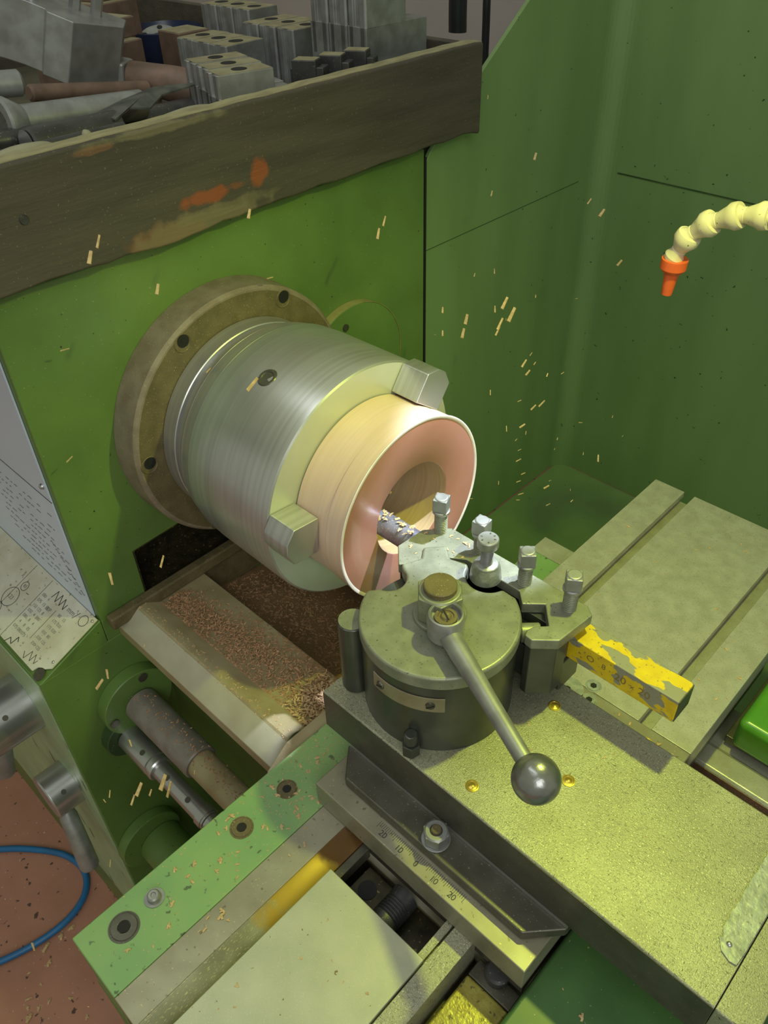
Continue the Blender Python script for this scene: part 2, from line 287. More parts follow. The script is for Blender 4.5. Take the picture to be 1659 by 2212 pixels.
# white chart plate on the upright front face
bm = B(); box(bm, -0.75, -0.010, -0.2205, -0.2187, -0.186, 0.192); up_ = obj('white_chart_plate', bm, 'plate', hs, 0.0004, label='blank and written white enamel plate')
bm = B(); box(bm, -0.75, -0.0095, -0.2209, -0.2203, -0.0186, -0.0179)
strokes_pts = []
obj('plate_joint', bm, 'ink', up_)
bm = B(); n = (0, -1, 0)
for row in range(11):
    z = -0.045 - row * 0.0115 ; x = -0.20 + row * 0.004
    while x < -0.03:
        l = rnd.uniform(0.003, 0.011)
        if rnd.random() < 0.72: strokes(bm, [(x, -0.2206, z), (x + l * .5, -0.2206, z + rnd.uniform(-.0015, .0015)), (x + l, -0.2206, z)], 0.0007, n)
        x += l + rnd.uniform(0.002, 0.006)
for q in range(7):
    x = -0.06 + q * 0.006; z = -0.10 - q * 0.009
    strokes(bm, [(x, -0.2206, z), (x + .004, -0.2206, z + .003), (x + .006, -0.2206, z - .002), (x + .010, -0.2206, z)], 0.0007, n)
obj('handwriting', bm, 'inkf', up_)
bm = B(); sphere(bm, (-0.018, -0.2206, -0.001), 0.0035, 16); obj('rivet', bm, 'bright', up_)
# sloping thread chart. u along X, v down the slope
P0 = Vector((0, -0.2197, -0.1857)); dv = Vector((0, -0.0858, -0.0361)).normalized(); nn = Vector((1, 0, 0)).cross(-dv).normalized()
if nn.z < 0: nn = -nn
def CH(u, v, h=0.0018): return P0 + Vector((u, 0, 0)) + dv * v + nn * h
bm = B()
out = [(-0.75, 0.001), (-0.002, 0.001), (-0.002, 0.072), (-0.0055, 0.0745), (-0.009, 0.0775), (-0.014, 0.0785), (-0.019, 0.0815), (-0.022, 0.0885), (-0.75, 0.0885)]
a = [bm.verts.new(CH(u, v, 0.0002)) for u, v in out]; b = [bm.verts.new(CH(u, v, 0.0014)) for u, v in out]
bm.faces.new(a); bm.faces.new(b[::-1])
for i in range(len(out)): bm.faces.new((a[i], b[i], b[(i + 1) % len(out)], a[(i + 1) % len(out)]))
ct = obj('thread_chart_plate', bm, 'chart', gb)
bm = B(); H = 0.0014
def ln(pts, wd=0.0006): strokes(bm, [CH(u, v, H) for u, v in pts], wd, nn, 0.00025)
def circ(u, v, r, wd=0.0006): ln([(u + r * cos(i * pi / 14), v + r * sin(i * pi / 14)) for i in range(29)], wd)
ln([(-0.0815, 0.0185), (-0.0785, 0.0075), (-0.072, 0.0195), (-0.069, 0.0075), (-0.063, 0.0195), (-0.0605, 0.0085), (-0.054, 0.020), (-0.0525, 0.012)], 0.0009)
ln([(-0.033, 0.019), (-0.028, 0.0085)]); circ(-0.0165, 0.0125, 0.0066)
ln([(-0.1385, 0.0035), (-0.1385, 0.089)], .0004); ln([(-0.0995, 0.0035), (-0.0995, 0.089)], .0004); ln([(-0.060, 0.0255), (-0.060, 0.067)], .0004)
circ(-0.134, 0.0505, 0.0125); circ(-0.128, 0.0305, 0.0058); circ(-0.141, 0.073, 0.0105); ln([(-0.118, 0.035), (-0.113, 0.0345)])
ln([(-0.088, 0.089), (-0.084, 0.081), (-0.077, 0.086), (-0.0745, 0.0745), (-0.070, 0.079)], 0.0009)
ln([(-0.052, 0.080), (-0.046, 0.0865), (-0.042, 0.074), (-0.036, 0.084), (-0.034, 0.0735), (-0.028, 0.0825), (-0.026, 0.077)], 0.0006)
obj('thread_diagrams', bm, 'ink', ct)
it = [('mm', 0.0095, CH(-0.041, 0.0145, H), (1, 0, 0), -dv), ('80', 0.0065, CH(-0.128, 0.0305, H), (1, 0, 0), -dv), ('123', 0.0075, CH(-0.134, 0.0505, H), (1, 0, 0), -dv), ('3', 0.008, CH(-0.1445, 0.022, H), (1, 0, 0), -dv), ('80P', 0.0072, CH(-0.0715, 0.0305, H), (1, 0, 0), -dv)]
rr = random.Random(3)
for i in range(7):
    for j, u in enumerate((-0.092, -0.082, -0.073)):
        if i or j < 2: it.append((rr.choice(['125', '150', '075', '080', '050', '15', '05', '8', '4']), 0.0058, CH(u, 0.0225 + i * 0.0078, H), (1, 0, 0), -dv))
for i in range(6):
    for j, u in enumerate((-0.050, -0.040)):
        it.append((rr.choice(['030', '050', '125', '15', '80', '175']), 0.0055, CH(u, 0.027 + i * 0.0082, H), (1, 0, 0), -dv))
text_mesh('chart_lettering', it, 'inkf', ct, 0.0001)
bm = B(); lathe(bm, [(0, 0.0075), (0.001, 0.007), (0.0014, 0.003), (0.0008, 0)], CH(-0.0105, 0.0855, .0005), nn, 24); obj('corner_screw', bm, 'dsteel', ct)
bm = B(); sphere(bm, CH(-0.0068, 0.066, .0012), 0.002, 12); obj('drive_pin', bm, 'bright', ct)
bm = B(); sphere(bm, CH(-0.006, 0.006, .0012), 0.002, 12); obj('drive_pin', bm, 'bright', ct)
# selector knobs on the front panel
def knob(x, z, r, L, peg, name, bl):
    bm = B(); o = Vector((x, -0.307, z))
    lathe(bm, [(0, 0), (0, r), (L - .002, r), (L, r - .002), (L, 0)], o, (0, -1, 0), 48)
    k = obj(name, bm, 'bright', hs, 0.0005, label=bl)
    bm = B(); a = o + Vector((0, -L * 0.55, 0)) + Vector(peg).normalized() * (r - .002); e = a + Vector(peg)
    r1 = 0.0122; Lp = Vector(peg).length
    lathe(bm, [(0, r1 * .7), (Lp * .12, r1), (Lp * .96, r1 * 1.12), (Lp, r1 * 1.0), (Lp, 0)], a, peg, 32); obj('knob_handle', bm, 'jaw', k)
    bm = B(); cyl(bm, o + Vector((r * .72, -L * .5, r * .62)), (0.0015, 0, 0.0014), 0.0035, 16); obj('set_screw', bm, 'dsteel', k)
knob(-0.101, -0.338, 0.041, 0.070, (-0.002, -0.014, -0.058), 'feed_selector_knob', 'upper steel selector knob')
knob(-0.0734, -0.491, 0.033, 0.038, (0.040, -0.012, -0.090), 'feed_selector_knob', 'lower steel selector knob')

# feed rod exits on the end face below the bed
def flange(y, z, r, L, name, m='gdark'):
    bm = B(); cyl(bm, (0, y, z), (L, 0, 0), r, 48, .001); return obj(name, bm, m, hs)
f1 = flange(-0.214, -0.325, 0.047, 0.018, 'rod_flange', 'green')
for a in (70, 190, 310):
    bm = B(); cyl(bm, (0.018, -0.214 + .038 * cos(radians(a)), -0.325 + .038 * sin(radians(a))), (0.002, 0, 0), 0.006, 20); s_ = obj('flange_bolt', bm, 'dsteel', f1)
f2 = flange(-0.262, -0.60, 0.046, 0.016, 'rod_flange', 'green')
bm = B(); cyl(bm, (0.016, -0.252, -0.612), (0.09, 0, 0), 0.032, 48, .001); obj('bearing_boss', bm, 'green', f2)
bm = B(); cyl(bm, (0.0, -0.256, -0.375), (0.012, 0, 0), 0.006, 6); obj('plug_bolt', bm, 'gdark', hs)

ld = thing('feed_rod', 'thick grey feed rod with a collar running under the carriage', 'rod', (0, -0.214, -0.325))
bm = B(); lathe(bm, [(0, 0), (0, 0.017), (0.004, 0.0215), (0.125, 0.0215), (0.127, 0.020), (0.127, 0)], (0.018, -0.214, -0.325), (1, 0, 0), 40); obj('sleeve', bm, 'dsteel' if 0 else mat('dusty_grey_sleeve', (0.30, 0.27, 0.23), .5, .3, (0.24, 0.21, 0.17), 60, specks=((700, 0.66, 0.72, (0.5, 0.38, 0.25), None),)), ld)
bm = B(); cyl(bm, (0.145, -0.214, -0.325), (0.60, 0, 0), 0.0175, 40); obj('rod', bm, 'way', ld)
lsr = thing('lead_screw_rod', 'thin polished steel shaft with collars, below the thick feed rod', 'rod', (0, -0.232, -0.362))
cx, cz = -0.240, -0.372
bm = B(); cyl(bm, (0.0, cx, cz), (0.016, 0, 0), 0.030, 40, .001); obj('end_flange', bm, 'gdark', lsr)
bm = B(); lathe(bm, [(0, 0), (0, 0.014), (0.002, 0.0165), (0.058, 0.0165), (0.059, 0.0150), (0.062, 0.0150), (0.063, 0.0165), (0.068, 0.0165), (0.070, 0.015), (0.070, 0)], (0.016, cx, cz), (1, 0, 0), 40); obj('coupling_sleeve', bm, 'bright', lsr)
bm = B(); lathe(bm, [(0, 0), (0, 0.0118), (0.085, 0.0118), (0.085, 0.0135), (0.095, 0.0135), (0.095, 0.0125), (0.098, 0.0125), (0.099, 0.0112), (0.70, 0.0112), (0.70, 0)], (0.086, cx, cz), (1, 0, 0), 40); obj('shaft', bm, 'bright', lsr)
for x, r in ((0.060, .0165), (0.108, .0118), (0.150, .0118)):
    bm = B(); v = Vector((0, -0.35, 0.94)).normalized(); cyl(bm, Vector((x, cx, cz)) + v * (r - .0006), v * 0.0012, 0.0035, 16); obj('pin', bm, 'dsteel', lsr)

# ================================================================ BED
bed = thing('lathe_bed', 'dusty lathe bed ways running from the headstock under the carriage', 'lathe bed', (0.5, 0, -1.05))
bm = B(); prism(bm, [(-0.2025, -0.222), (-0.2025, -0.207), (-0.1765, -0.187), (-0.168, -0.187), (-0.149, -0.200), (-0.085, -0.200), (-0.085, -0.23), (-0.185, -0.23)], 'X', 0.0005, 1.3)
fw = obj('front_way', bm, 'way', bed, 0.0012)
bm = B(); prism(bm, [(-0.2022, -0.2066), (-0.1792, -0.1888), (-0.1790, -0.1884), (-0.2020, -0.2061)], 'X', 0.004, 1.3); obj('front_bevel', bm, 'facet', fw, label='pale sloping face, light painted in')
bm = B(); prism(bm, [(0.080, -0.23), (0.080, -0.203), (0.083, -0.200), (0.105, -0.200), (0.112, -0.205), (0.165, -0.205), (0.165, -0.23)], 'X', 0.0005, 1.3); obj('rear_way', bm, 'steel', bed, 0.001)
bm = B(); box(bm, 0.0005, 1.3, 0.0795, 0.0845, -0.26, -0.2035); obj('inner_rib', bm, 'rust', bed)
bm = B(); box(bm, 0.0005, 1.3, -0.160, -0.09, -1.05, -0.23); obj('front_web', bm, 'green', bed)
bm = B(); box(bm, 0.0005, 1.3, 0.085, 0.160, -1.05, -0.23); obj('rear_web', bm, 'green', bed)
bm = B(); prism(bm, [(-0.09, -0.236), (0.086, -0.275), (0.086, -0.335), (-0.09, -0.296)], 'X', 0.0005, 1.3); obj('chip_slope', bm, 'rust', bed)
bm = B(); box(bm, 0.0005, 0.014, -0.2125, 0.02, -0.2, -0.183); box(bm, 0.0005, 0.006, -0.084, 0.079, -0.25, -0.185); obj('end_ledge', bm, 'castf', bed, 0.003)

# ================================================================ SPLASH GUARD, PAN
sg = thing('splash_guard', 'tall green sheet metal splash guard standing behind the lathe', 'splash guard', (0.6, 0.74, -0.49))
bm = B(); prism(bm, [(0.3345, -0.49), (0.3345, 0.172), (0.3375, 0.186), (0.345, 0.195), (0.41, 0.245), (0.79, 0.525), (0.79, -0.49)], 'X', -0.006, 0); 
obj('end_sheet', bm, 'greenp', sg, 0.001)
bm = B(); prism(bm, [(0.745, -0.49), (0.745, 0.62), (0.749, 0.62), (0.749, -0.49)], 'X', 0.0, 1.6)
# folded corner with a soft radius
R_ = 0.03
for i in range(8):
    a0, a1 = pi / 2 * i / 8, pi / 2 * (i + 1) / 8
    p0 = (R_ - R_ * cos(a0), 0.745 - R_ + R_ * sin(a0)); p1 = (R_ - R_ * cos(a1), 0.745 - R_ + R_ * sin(a1))
    prism(bm, [p0, p1, (p1[0] - .002, p1[1] + .002), (p0[0] - .002, p0[1] + .002)], 'Z', -0.49, 0.52)
obj('back_sheet', bm, 'greenp', sg)
bm = B(); box(bm, 0.035, 1.55, 0.7435, 0.7452, 0.079, 0.0805); obj('sheet_joint', bm, 'gdark', sg)
bm = B(); box(bm, -0.0005, 0.0006, 0.337, 0.69, 0.073, 0.0737); obj('sheet_joint', bm, 'gdark', sg)
pan = B(); box(pan, 0.001, 1.6, 0.1605, 0.745, -0.52, -0.49); o = obj('chip_pan', pan, 'greenp', None, 0.002); tag(recenter(o), 'dark green chip pan floor behind the lathe bed', 'chip pan')
lp = B(); box(lp, -0.0045, 0.0008, 0.333, 0.336, -0.49, 0.19); obj('edge_gap', lp, 'hole', sg)
bm = B(); box(bm, -0.02, -0.0065, 0.3335, 0.37, 0.1, 0.2); obj('gap_darkener', bm, 'hole', sg)  # black box added behind the gap to keep it dark

# ================================================================ CHUCK
ck = thing('lathe_chuck', 'polished steel three-jaw lathe chuck on the spindle', 'chuck', (0.14, 0, -0.125))
bm = B(); lathe(bm, [(0, 0.06), (0, 0.110), (0.001, 0.1117), (0.020, 0.1117), (0.0208, 0.1108), (0.0208, 0.1055), (0.019, 0.104), (0.019, 0.06)], (0.038, 0, 0), (1, 0, 0), 160); obj('adapter_plate', bm, 'chuck', ck)
bm = B(); lathe(bm, [(0.0, 0.06), (0.0, 0.1045), (0.006, 0.1065), (0.0068, 0.112), (0.020, 0.1175), (0.0203, 0.1170), (0.0208, 0.1170), (0.0211, 0.1180), (0.0375, 0.1215), (0.0379, 0.1208), (0.0385, 0.1208), (0.0389, 0.1222), (0.060, 0.1238), (0.156, 0.125), (0.1595, 0.1242), (0.1608, 0.1225)], (0.0585, 0, 0), (1, 0, 0), 160)
cb = obj('chuck_body', bm, 'chuck', ck)
bm = B(); lathe(bm, [(0.1608, 0.1225), (0.1608, 0.045), (0.1590, 0.042), (0.10, 0.042), (0.10, 0.0)], (0.0585, 0, 0), (1, 0, 0), 160)
obj('chuck_face', bm, 'chuckf', ck)
for k in range(3):
    a = radians(174 - 120 * k); M = Matrix.Rotation(a, 4, 'X')      # local: Y radial
    bm = B()
    prism(bm, [(0.0925, -0.019), (0.0925, 0.019), (0.121, 0.019), (0.129, 0.006), (0.129, -0.006), (0.121, -0.019)], 'X', 0.2195, 0.252, M)
    prism(bm, [(0.060, -0.016), (0.060, 0.016), (0.092, 0.016), (0.092, -0.016)], 'X', 0.2195, 0.226, M) if False else None
    j = obj('chuck_jaw', bm, 'chuck', ck, 0.0012)
    bm = B(); box(bm, 0.2192, 0.2202, 0.050, 0.1225, -0.0105, 0.0105, M); obj('jaw_slot', bm, 'dsteel', cb)
for k in range(3):
    a = radians(114 - 120 * k); M = Matrix.Rotation(a, 4, 'X'); p = M @ Vector((0.150, 0.1238, 0)); q = M @ Vector((0, 1, 0))
    bm = B(); lathe(bm, [(0, 0.010), (0.0012, 0.009), (0.0012, 0.0065), (0.0004, 0.006), (0.0004, 0)], p, q, 28); obj('key_socket', bm, 'dsteel', cb)

# ================================================================ WORKPIECE
wp = thing('turned_ring', 'large tan laminate ring with red-brown face held in the chuck', 'workpiece ring', (0.25, 0, -0.095))
bm = B(); lathe(bm, [(0.2205, 0.049), (0.2205, 0.0918), (0.2618, 0.0918), (0.2622, 0.0934), (0.2812, 0.0940)], (0, 0, 0), (1, 0, 0), 192); obj('outer_wall', bm, 'tuf', wp)
bm = B(); lathe(bm, [(0.2812, 0.0940), (0.2826, 0.0950), (0.2832, 0.0945), (0.2832, 0.0925), (0.2825, 0.0915)], (0, 0, 0), (1, 0, 0), 192); obj('rim', bm, 'rim', wp, label='raised rim with its highlight painted in')
bm = B(); lathe(bm, [(0.2825, 0.0915), (0.2824, 0.0492), (0.2816, 0.048)], (0, 0, 0), (1, 0, 0), 192); obj('machined_face', bm, 'tuff', wp, label='red-brown machined face')
bm = B(); lathe(bm, [(0.2816, 0.048), (0.2700, 0.0475), (0.2205, 0.0475), (0.2205, 0.049)], (0, 0, 0), (1, 0, 0), 128); obj('bore', bm, mat('olive_brown_bore', (0.58, 0.42, 0.24), .35, 0, (0.50, 0.35, 0.19), 6, stretch=(60, 1, 1), coat=.2), wp)

# ================================================================ SADDLE
sa = thing('lathe_carriage', 'green and steel carriage saddle lying across the bed ways', 'carriage', (0.45, -0.1, -0.3))
ZS = -0.165
bm = B(); prism(bm, [(0.3030, -0.42), (0.3645, -0.42), (0.3645, -0.2), (0.3645, 0.212), (0.3030, 0.212)], 'Z', -0.1855, ZS)
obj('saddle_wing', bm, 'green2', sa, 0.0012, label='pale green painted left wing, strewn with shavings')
bm = B(); box(bm, 0.3032, 0.3570, 0.185, 0.2135, -0.1648, -0.1642); obj('rear_edge', bm, 'steel', sa)
bm = B(); prism(bm, [(0.3648, -0.190), (0.3648, ZS - .0002), (0.3925, ZS - .0002), (0.3895, -0.190)], 'Y', -0.42, -0.205); obj('left_dovetail_way', bm, 'stained', sa, 0.0006)
bm = B(); prism(bm, [(0.392, ZS - .001), (0.3935, ZS - .001), (0.4105, -0.1745), (0.4105, -0.19), (0.392, -0.19)], 'Y', -0.42, -0.205); obj('oiled_strip', bm, 'oil', sa, label='steel strip stained with golden oil, brown shade painted near the slide')
bm = B(); box(bm, 0.4106, 0.418, -0.42, -0.205, -0.19, -0.176); obj('inner_ledge', bm, 'dsteel', sa, .0005)
bm = B(); box(bm, 0.3648, 0.578, -0.42, -0.204, -0.235, -0.2085); obj('cavity_floor', bm, 'oily', sa)
bm = B(); prism(bm, [(0.5065, -0.2084), (0.5065, ZS - .004), (0.5130, ZS - .004), (0.5130, ZS - .008), (0.5155, ZS - .008), (0.5155, ZS), (0.5335, ZS), (0.5335, -0.2084)], 'Y', -0.42, -0.205); obj('right_dovetail_way', bm, 'scraped', sa, 0.0004)
bm = B(); box(bm, 0.3648, 0.578, -0.2045, 0.21, -0.1855, -0.1655); obj('saddle_bridge', bm, 'dsteel', sa)
bm = B(); box(bm, 0.5385, 0.578, -0.42, -0.2195, -0.2084, -0.192); obj('oily_block', bm, 'oilblk', sa, 0.002, label='oily block, yellow lamp light painted in')
bm = B(); box(bm, 0.5386, 0.578, -0.2194, -0.204, -0.2084, -0.192); obj('shaded_block', bm, 'dsteel', sa, 0.001)  # dark end of the same block: shade put into its colour
bm = B(); prism(bm, [(0.5805, -0.42), (0.5805, 0.02), (0.61, 0.03), (1.0, 0.03), (1.0, -0.42)], 'Z', -0.1855, -0.170); obj('right_wing', bm, 'shgreen', sa, 0.004)
bm = B(); box(bm, 0.303, 0.999, -0.421, -0.262, -0.55, -0.24); box(bm, 0.303, 0.3646, -0.42, -0.262, -0.24, -0.1858); box(bm, 0.5805, 0.999, -0.42, -0.215, -0.24, -0.1858); obj('apron', bm, 'green', sa, 0.003)
# way wiper at the left edge over the bed
bm = B(); prism(bm, [(-0.2135, -0.214), (-0.2135, -0.190), (-0.186, -0.170), (-0.075, -0.170), (-0.075, -0.1985), (-0.150, -0.1985), (-0.168, -0.1855), (-0.1765, -0.1855), (-0.204, -0.206), (-0.204, -0.214)], 'X', 0.288, 0.3026); wi = obj('way_wiper', bm, 'way', sa, 0.001)
bm = B(); tube(bm, catmull([(0.286, -0.200, -0.196), (0.286, -0.182, -0.180), (0.285, -0.172, -0.178), (0.285, -0.158, -0.186), (0.286, -0.140, -0.196), (0.286, -0.110, -0.1975)], 6), 0.0032, 10); obj('wiper_felt', bm, 'gdark', wi)
for (x, y, r, m) in ((0.326, -0.387, 0.0125, 'dsteel'), (0.3282, -0.2712, 0.0105, 'castf'), (0.3291, -0.2203, 0.0095, 'castf')):
    bm = B(); lathe(bm, [(0, 0), (0, r), (0.0004, r), (0.0004, r * .92), (0.0001, r * .9), (0.0001, r * .86), (0.0009, r * .82), (0.0009, r * .42), (0.0002, r * .40), (0.0002, 0)], (x, y, ZS), (0, 0, 1), 36); s = obj('saddle_screw', bm, m, sa)
    bm = B(); prism(bm, hexpts((x, y), r * .42), 'Z', ZS + .0003, ZS + .0010); obj('hex_socket', bm, 'hole', s)
bm = B(); lathe(bm, [(0, 0), (0, 0.008), (0.001, 0.0082), (0.001, .0058), (0.005, 0.0052), (0.0062, 0.004), (0.0062, 0.0022), (0.005, 0.0018), (0.005, 0)], (0.3243, -0.3574, ZS), (0, 0, 1), 28); obj('oil_nipple', bm, 'jaw', sa)
# cross feed nut in the cavity
bm = B(); box(bm, 0.424, 0.452, -0.243, -0.212, -0.2085, -0.189); nb = obj('feed_nut', bm, 'oily', sa, 0.001)
bm = B(); cyl(bm, (0.437, -0.228, -0.1888), (0, 0, 0.0006), 0.0082, 24); obj('nut_bore', bm, 'hole', nb)
bm = B(); pr_ = [(0, 0), (0, 0.0125)] 
for i in range(6): pr_ += [(0.030 + i * .0028, 0.0125), (0.0308 + i * .0028, 0.0115), (0.0318 + i * .0028, 0.0125)]
lathe(bm, pr_ + [(0.055, 0.0125), (0.055, 0)], (0.462, -0.262, -0.196), (0, 1, 0), 36); obj('feed_screw', bm, 'dark', sa)
bm = B(); cyl(bm, (0.556, -0.205, -0.192), (0, 0, 0.010), 0.010, 28, .002); obj('gib_screw', bm, 'dark', sa)
# cover plate
bm = B(); box(bm, 0.4112, 0.5142, -0.46, -0.2435, -0.1745, -0.1635); o = obj('screw_cover_plate', bm, 'cover', None, 0.0008); tag(recenter(o), 'scratched flat steel cover plate between the dovetail ways at front', 'cover plate')

# ================================================================ CROSS SLIDE
xs = thing('cross_slide', 'steel cross slide table with two long T-slots', 'cross slide', (0.47, 0.08, -0.165))
ZT = -0.135
prof = [(0.3585, -0.1645), (0.3585, ZT), (0.3975, ZT), (0.3975, ZT - .008), (0.3925, ZT - .008), (0.3925, ZT - .016), (0.4155, ZT - .016), (0.4155, ZT - .008), (0.4105, ZT - .008), (0.4105, ZT), (0.5280, ZT), (0.5280, ZT - .008), (0.5235, ZT - .008), (0.5235, ZT - .016), (0.5460, ZT - .016), (0.5460, ZT - .008), (0.5412, ZT - .008), (0.5412, ZT), (0.5795, ZT), (0.5795, -0.1645)]
bm = B(); prism(bm, prof, 'Y', 0.034, 0.366); obj('slotted_table', bm, 'steel', xs, 0.0006)
bm = B(); box(bm, 0.3585, 0.5795, -0.2095, 0.0338, -0.1645, ZT); fr = obj('front_table', bm, 'stained', xs, 0.0010)
bm = B()
for i in range(-25, 26):
    x = 0.4700 + i * 0.00180; L = 0.0035 if i % 10 else 0.0095
    if i % 5 == 0 and i % 10: L = 0.0055
    box(bm, x - .00018, x + .00018, -0.1965 - L, -0.1955, ZT, ZT + 0.00012)
obj('degree_marks', bm, 'ink', fr)
text_mesh('degree_numbers', [(s, 0.0072, (x, -0.2035, ZT + .0001), (1, 0, 0), (0, 1, 0)) for s, x in (('20', 0.4335), ('10', 0.4515), ('0', 0.4695), ('10', 0.4885), ('20', 0.5065))], 'ink', fr, 0.00006)
for (x, y, r) in ((0.4768, 0.0399, 0.0078), (0.4825, 0.0233, 0.0078)):
    bm = B(); lathe(bm, [(0, 0), (0, r), (0.0003, r), (0.0003, r * .9), (0.0001, r * .87), (0.0001, r * .8), (0.0009, r * .76), (0.0009, 0)], (x, y, ZT), (0, 0, 1), 32); s = obj('cap_screw', bm, 'nplate', xs)
    bm = B(); prism(bm, hexpts((x, y), r * .42), 'Z', ZT + .0008, ZT + .0011); obj('hex_socket', bm, 'hole', s)
bm = B(); lathe(bm, [(0, 0), (0, 0.0155), (0.0003, 0.0155), (0.0003, 0.0052), (0.0001, 0.005), (0.0001, 0)], (0.4604, 0.0204, ZT), (0, 0, 1), 36); s = obj('bush', bm, 'nplate', xs)
bm = B(); cyl(bm, (0.4604, 0.0204, ZT + .0002), (0, 0, .0003), .0035, 20); obj('bush_hole', bm, 'hole', s)
bm = B(); lathe(bm, [(0, 0), (0, 0.007), (0.0004, 0.007), (0.0004, 0.0055), (0.0002, 0.005), (0.0002, 0)], (0.5453, 0.0171, ZT), (0, 0, 1), 28); obj('oil_plug', bm, 'brass', xs)

# ================================================================ COMPOUND SLIDE
cs = thing('compound_slide', 'long scratched compound slide under the tool post', 'compound slide', (0.5, -0.1, -0.135))
ZC = -0.072
bm = B(); prism(bm, [(-0.1685, -0.118), (-0.1685, ZC - .001), (-0.1675, ZC), (-0.0235, ZC), (-0.0225, ZC - .001), (-0.0225, -0.118)], 'X', 0.331, 0.6865); obj('slide_body', bm, 'scraped', cs, 0.0006)
bm = B(); prism(bm, [(-0.1688, -0.1185), (-0.1688, ZC - .0012), (-0.1687, ZC - .0012), (-0.1687, -0.1185)], 'X', 0.3312, 0.6863); obj('side_face', bm, 'dsteel', cs, label='dark side face')  # thin sheet makes this side darker than the slide top
bm = B(); prism(bm, [(-0.1685, -0.120), (-0.1685, ZC - .001), (-0.1675, ZC - .0002), (-0.0235, ZC - .0002), (-0.0225, ZC - .001), (-0.0225, -0.120)], 'X', 0.687, 0.712); ep = obj('end_bracket', bm, 'scraped', cs, 0.0008)
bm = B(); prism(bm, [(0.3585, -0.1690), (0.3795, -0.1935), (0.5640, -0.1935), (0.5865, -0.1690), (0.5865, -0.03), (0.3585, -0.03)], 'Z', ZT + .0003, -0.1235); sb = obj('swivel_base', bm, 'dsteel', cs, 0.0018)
bm = B(); box(bm, 0.3588, 0.5862, -0.1688, -0.1672, -0.1234, -0.1185); obj('gib_edge', bm, 'bright', cs, .0004)
bm = B(); c_ = (0.4715, -0.1815); lathe(bm, [(0, 0), (0, 0.0118), (0.0012, 0.0118), (0.0015, 0)], (*c_, -0.1235), (0, 0, 1), 28); prism(bm, hexpts(c_, 0.0108, 6, 0.35), 'Z', -0.122, -0.111); lathe(bm, [(0, 0.0098), (0.0012, 0.0085), (0.0012, 0.005), (0.0002, 0.0047), (0.0002, 0)], (*c_, -0.111), (0, 0, 1), 28)
hn = obj('swivel_nut', bm, 'jaw', cs, 0.0008)
bm = B(); cyl(bm, (*c_, -0.111), (0, 0, 0.0035), 0.0042, 20, .0006); obj('stud_end', bm, 'castf', hn)
for (x, y) in ((0.4813, -0.1516), (0.5326, -0.098), (0.4848, -0.0473)):
    bm = B(); lathe(bm, [(0, 0), (0, 0.0052), (0.0006, 0.0052), (0.0007, 0.0042), (0.0002, 0.0038), (0.0002, 0.0028), (0.0010, 0.0016), (0.0012, 0)], (x, y, ZC), (0, 0, 1), 28); obj('oil_ball_plug', bm, 'brass', cs)
bm = B(); pts = [(0.6735, -0.1240), (0.6750, -0.1285), (0.6795, -0.1320), (0.6835, -0.1335), (0.6855, -0.1300)]
yy = -0.127
R2 = random.Random(5)
rt = []; lt = []
y = -0.126
while y < -0.02: rt.append((0.6858, y)); lt.append((0.6680 + 0.006 * min(1, max(0, (y + .12) * -80)) + R2.uniform(-.0004, .0004), y)); y += 0.003
prism(bm, [(0.6740, -0.1345), (0.6805, -0.1372), (0.6850, -0.1365)] + rt + lt[::-1] + [(0.6690, -0.1275)], 'Z', ZC, ZC + .0014)
npl = obj('torn_name_plate', bm, 'nplate', cs, label='torn worn aluminium name plate')
bm = B(); sphere(bm, (0.6760, -0.1275, ZC + .0008), 0.0022, 14); obj('rivet', bm, 'bright', npl)
bm = B(); prism(bm, hexpts((0.4262, -0.1608), 0.0078, 6, 0.3), 'Z', ZC, ZC + .012); cyl(bm, (0.4262, -0.1608, ZC + .012), (0, 0, .012), 0.0055, 24, .001); obj('post_clamp_bolt', bm, 'posts', cs, .0008)
# ================================================================ TOOL POST
tp = thing('tool_post', 'round quick-change tool post with ball lever on the compound slide', 'tool post', (0.4006, -0.0987, -0.072))
cx, cy = 0.4006, -0.0987
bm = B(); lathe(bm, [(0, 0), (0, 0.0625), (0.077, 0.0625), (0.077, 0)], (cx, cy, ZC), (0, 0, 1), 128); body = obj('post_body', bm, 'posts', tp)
# cam plate on top: round disc with two scallops and a tab towards the holder
bm = B(); pts = []
def arc(c, r, a0, a1, n): return [(c[0] + r * cos(a0 + (a1 - a0) * i / n), c[1] + r * sin(a0 + (a1 - a0) * i / n)) for i in range(n + 1)]
Rd_ = 0.0641
pts += arc((cx, cy), Rd_, radians(197), radians(197 + 222), 90)       # long front arc
s1 = (0.4020, -0.0395); pts += arc(s1, 0.0180, radians(-12), radians(-170), 18)
pts += [(0.3790, -0.0385), (0.3655, -0.0440), (0.3525, -0.0335), (0.3385, -0.0485), (0.3465, -0.0600), (0.3390, -0.0770)]
s2 = (0.3425, -0.0955); pts += arc(s2, 0.0145, radians(75), radians(-75), 14)
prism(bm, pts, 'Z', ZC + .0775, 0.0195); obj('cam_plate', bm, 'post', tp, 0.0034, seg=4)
# ribbed stud on the far left
bm = B(); cyl(bm, (0.3455, -0.1415, ZC), (0, 0, 0.079), 0.0125, 32, .001); box(bm, 0.346, 0.362, -0.140, -0.122, ZC, 0.004); obj('holder_stud', bm, 'posts', tp, .0008)
bm = B(); cyl(bm, (0.3455, -0.1415, 0.0072), (0, 0, 0.0006), 0.0115, 32); obj('stud_top', bm, 'post', tp)
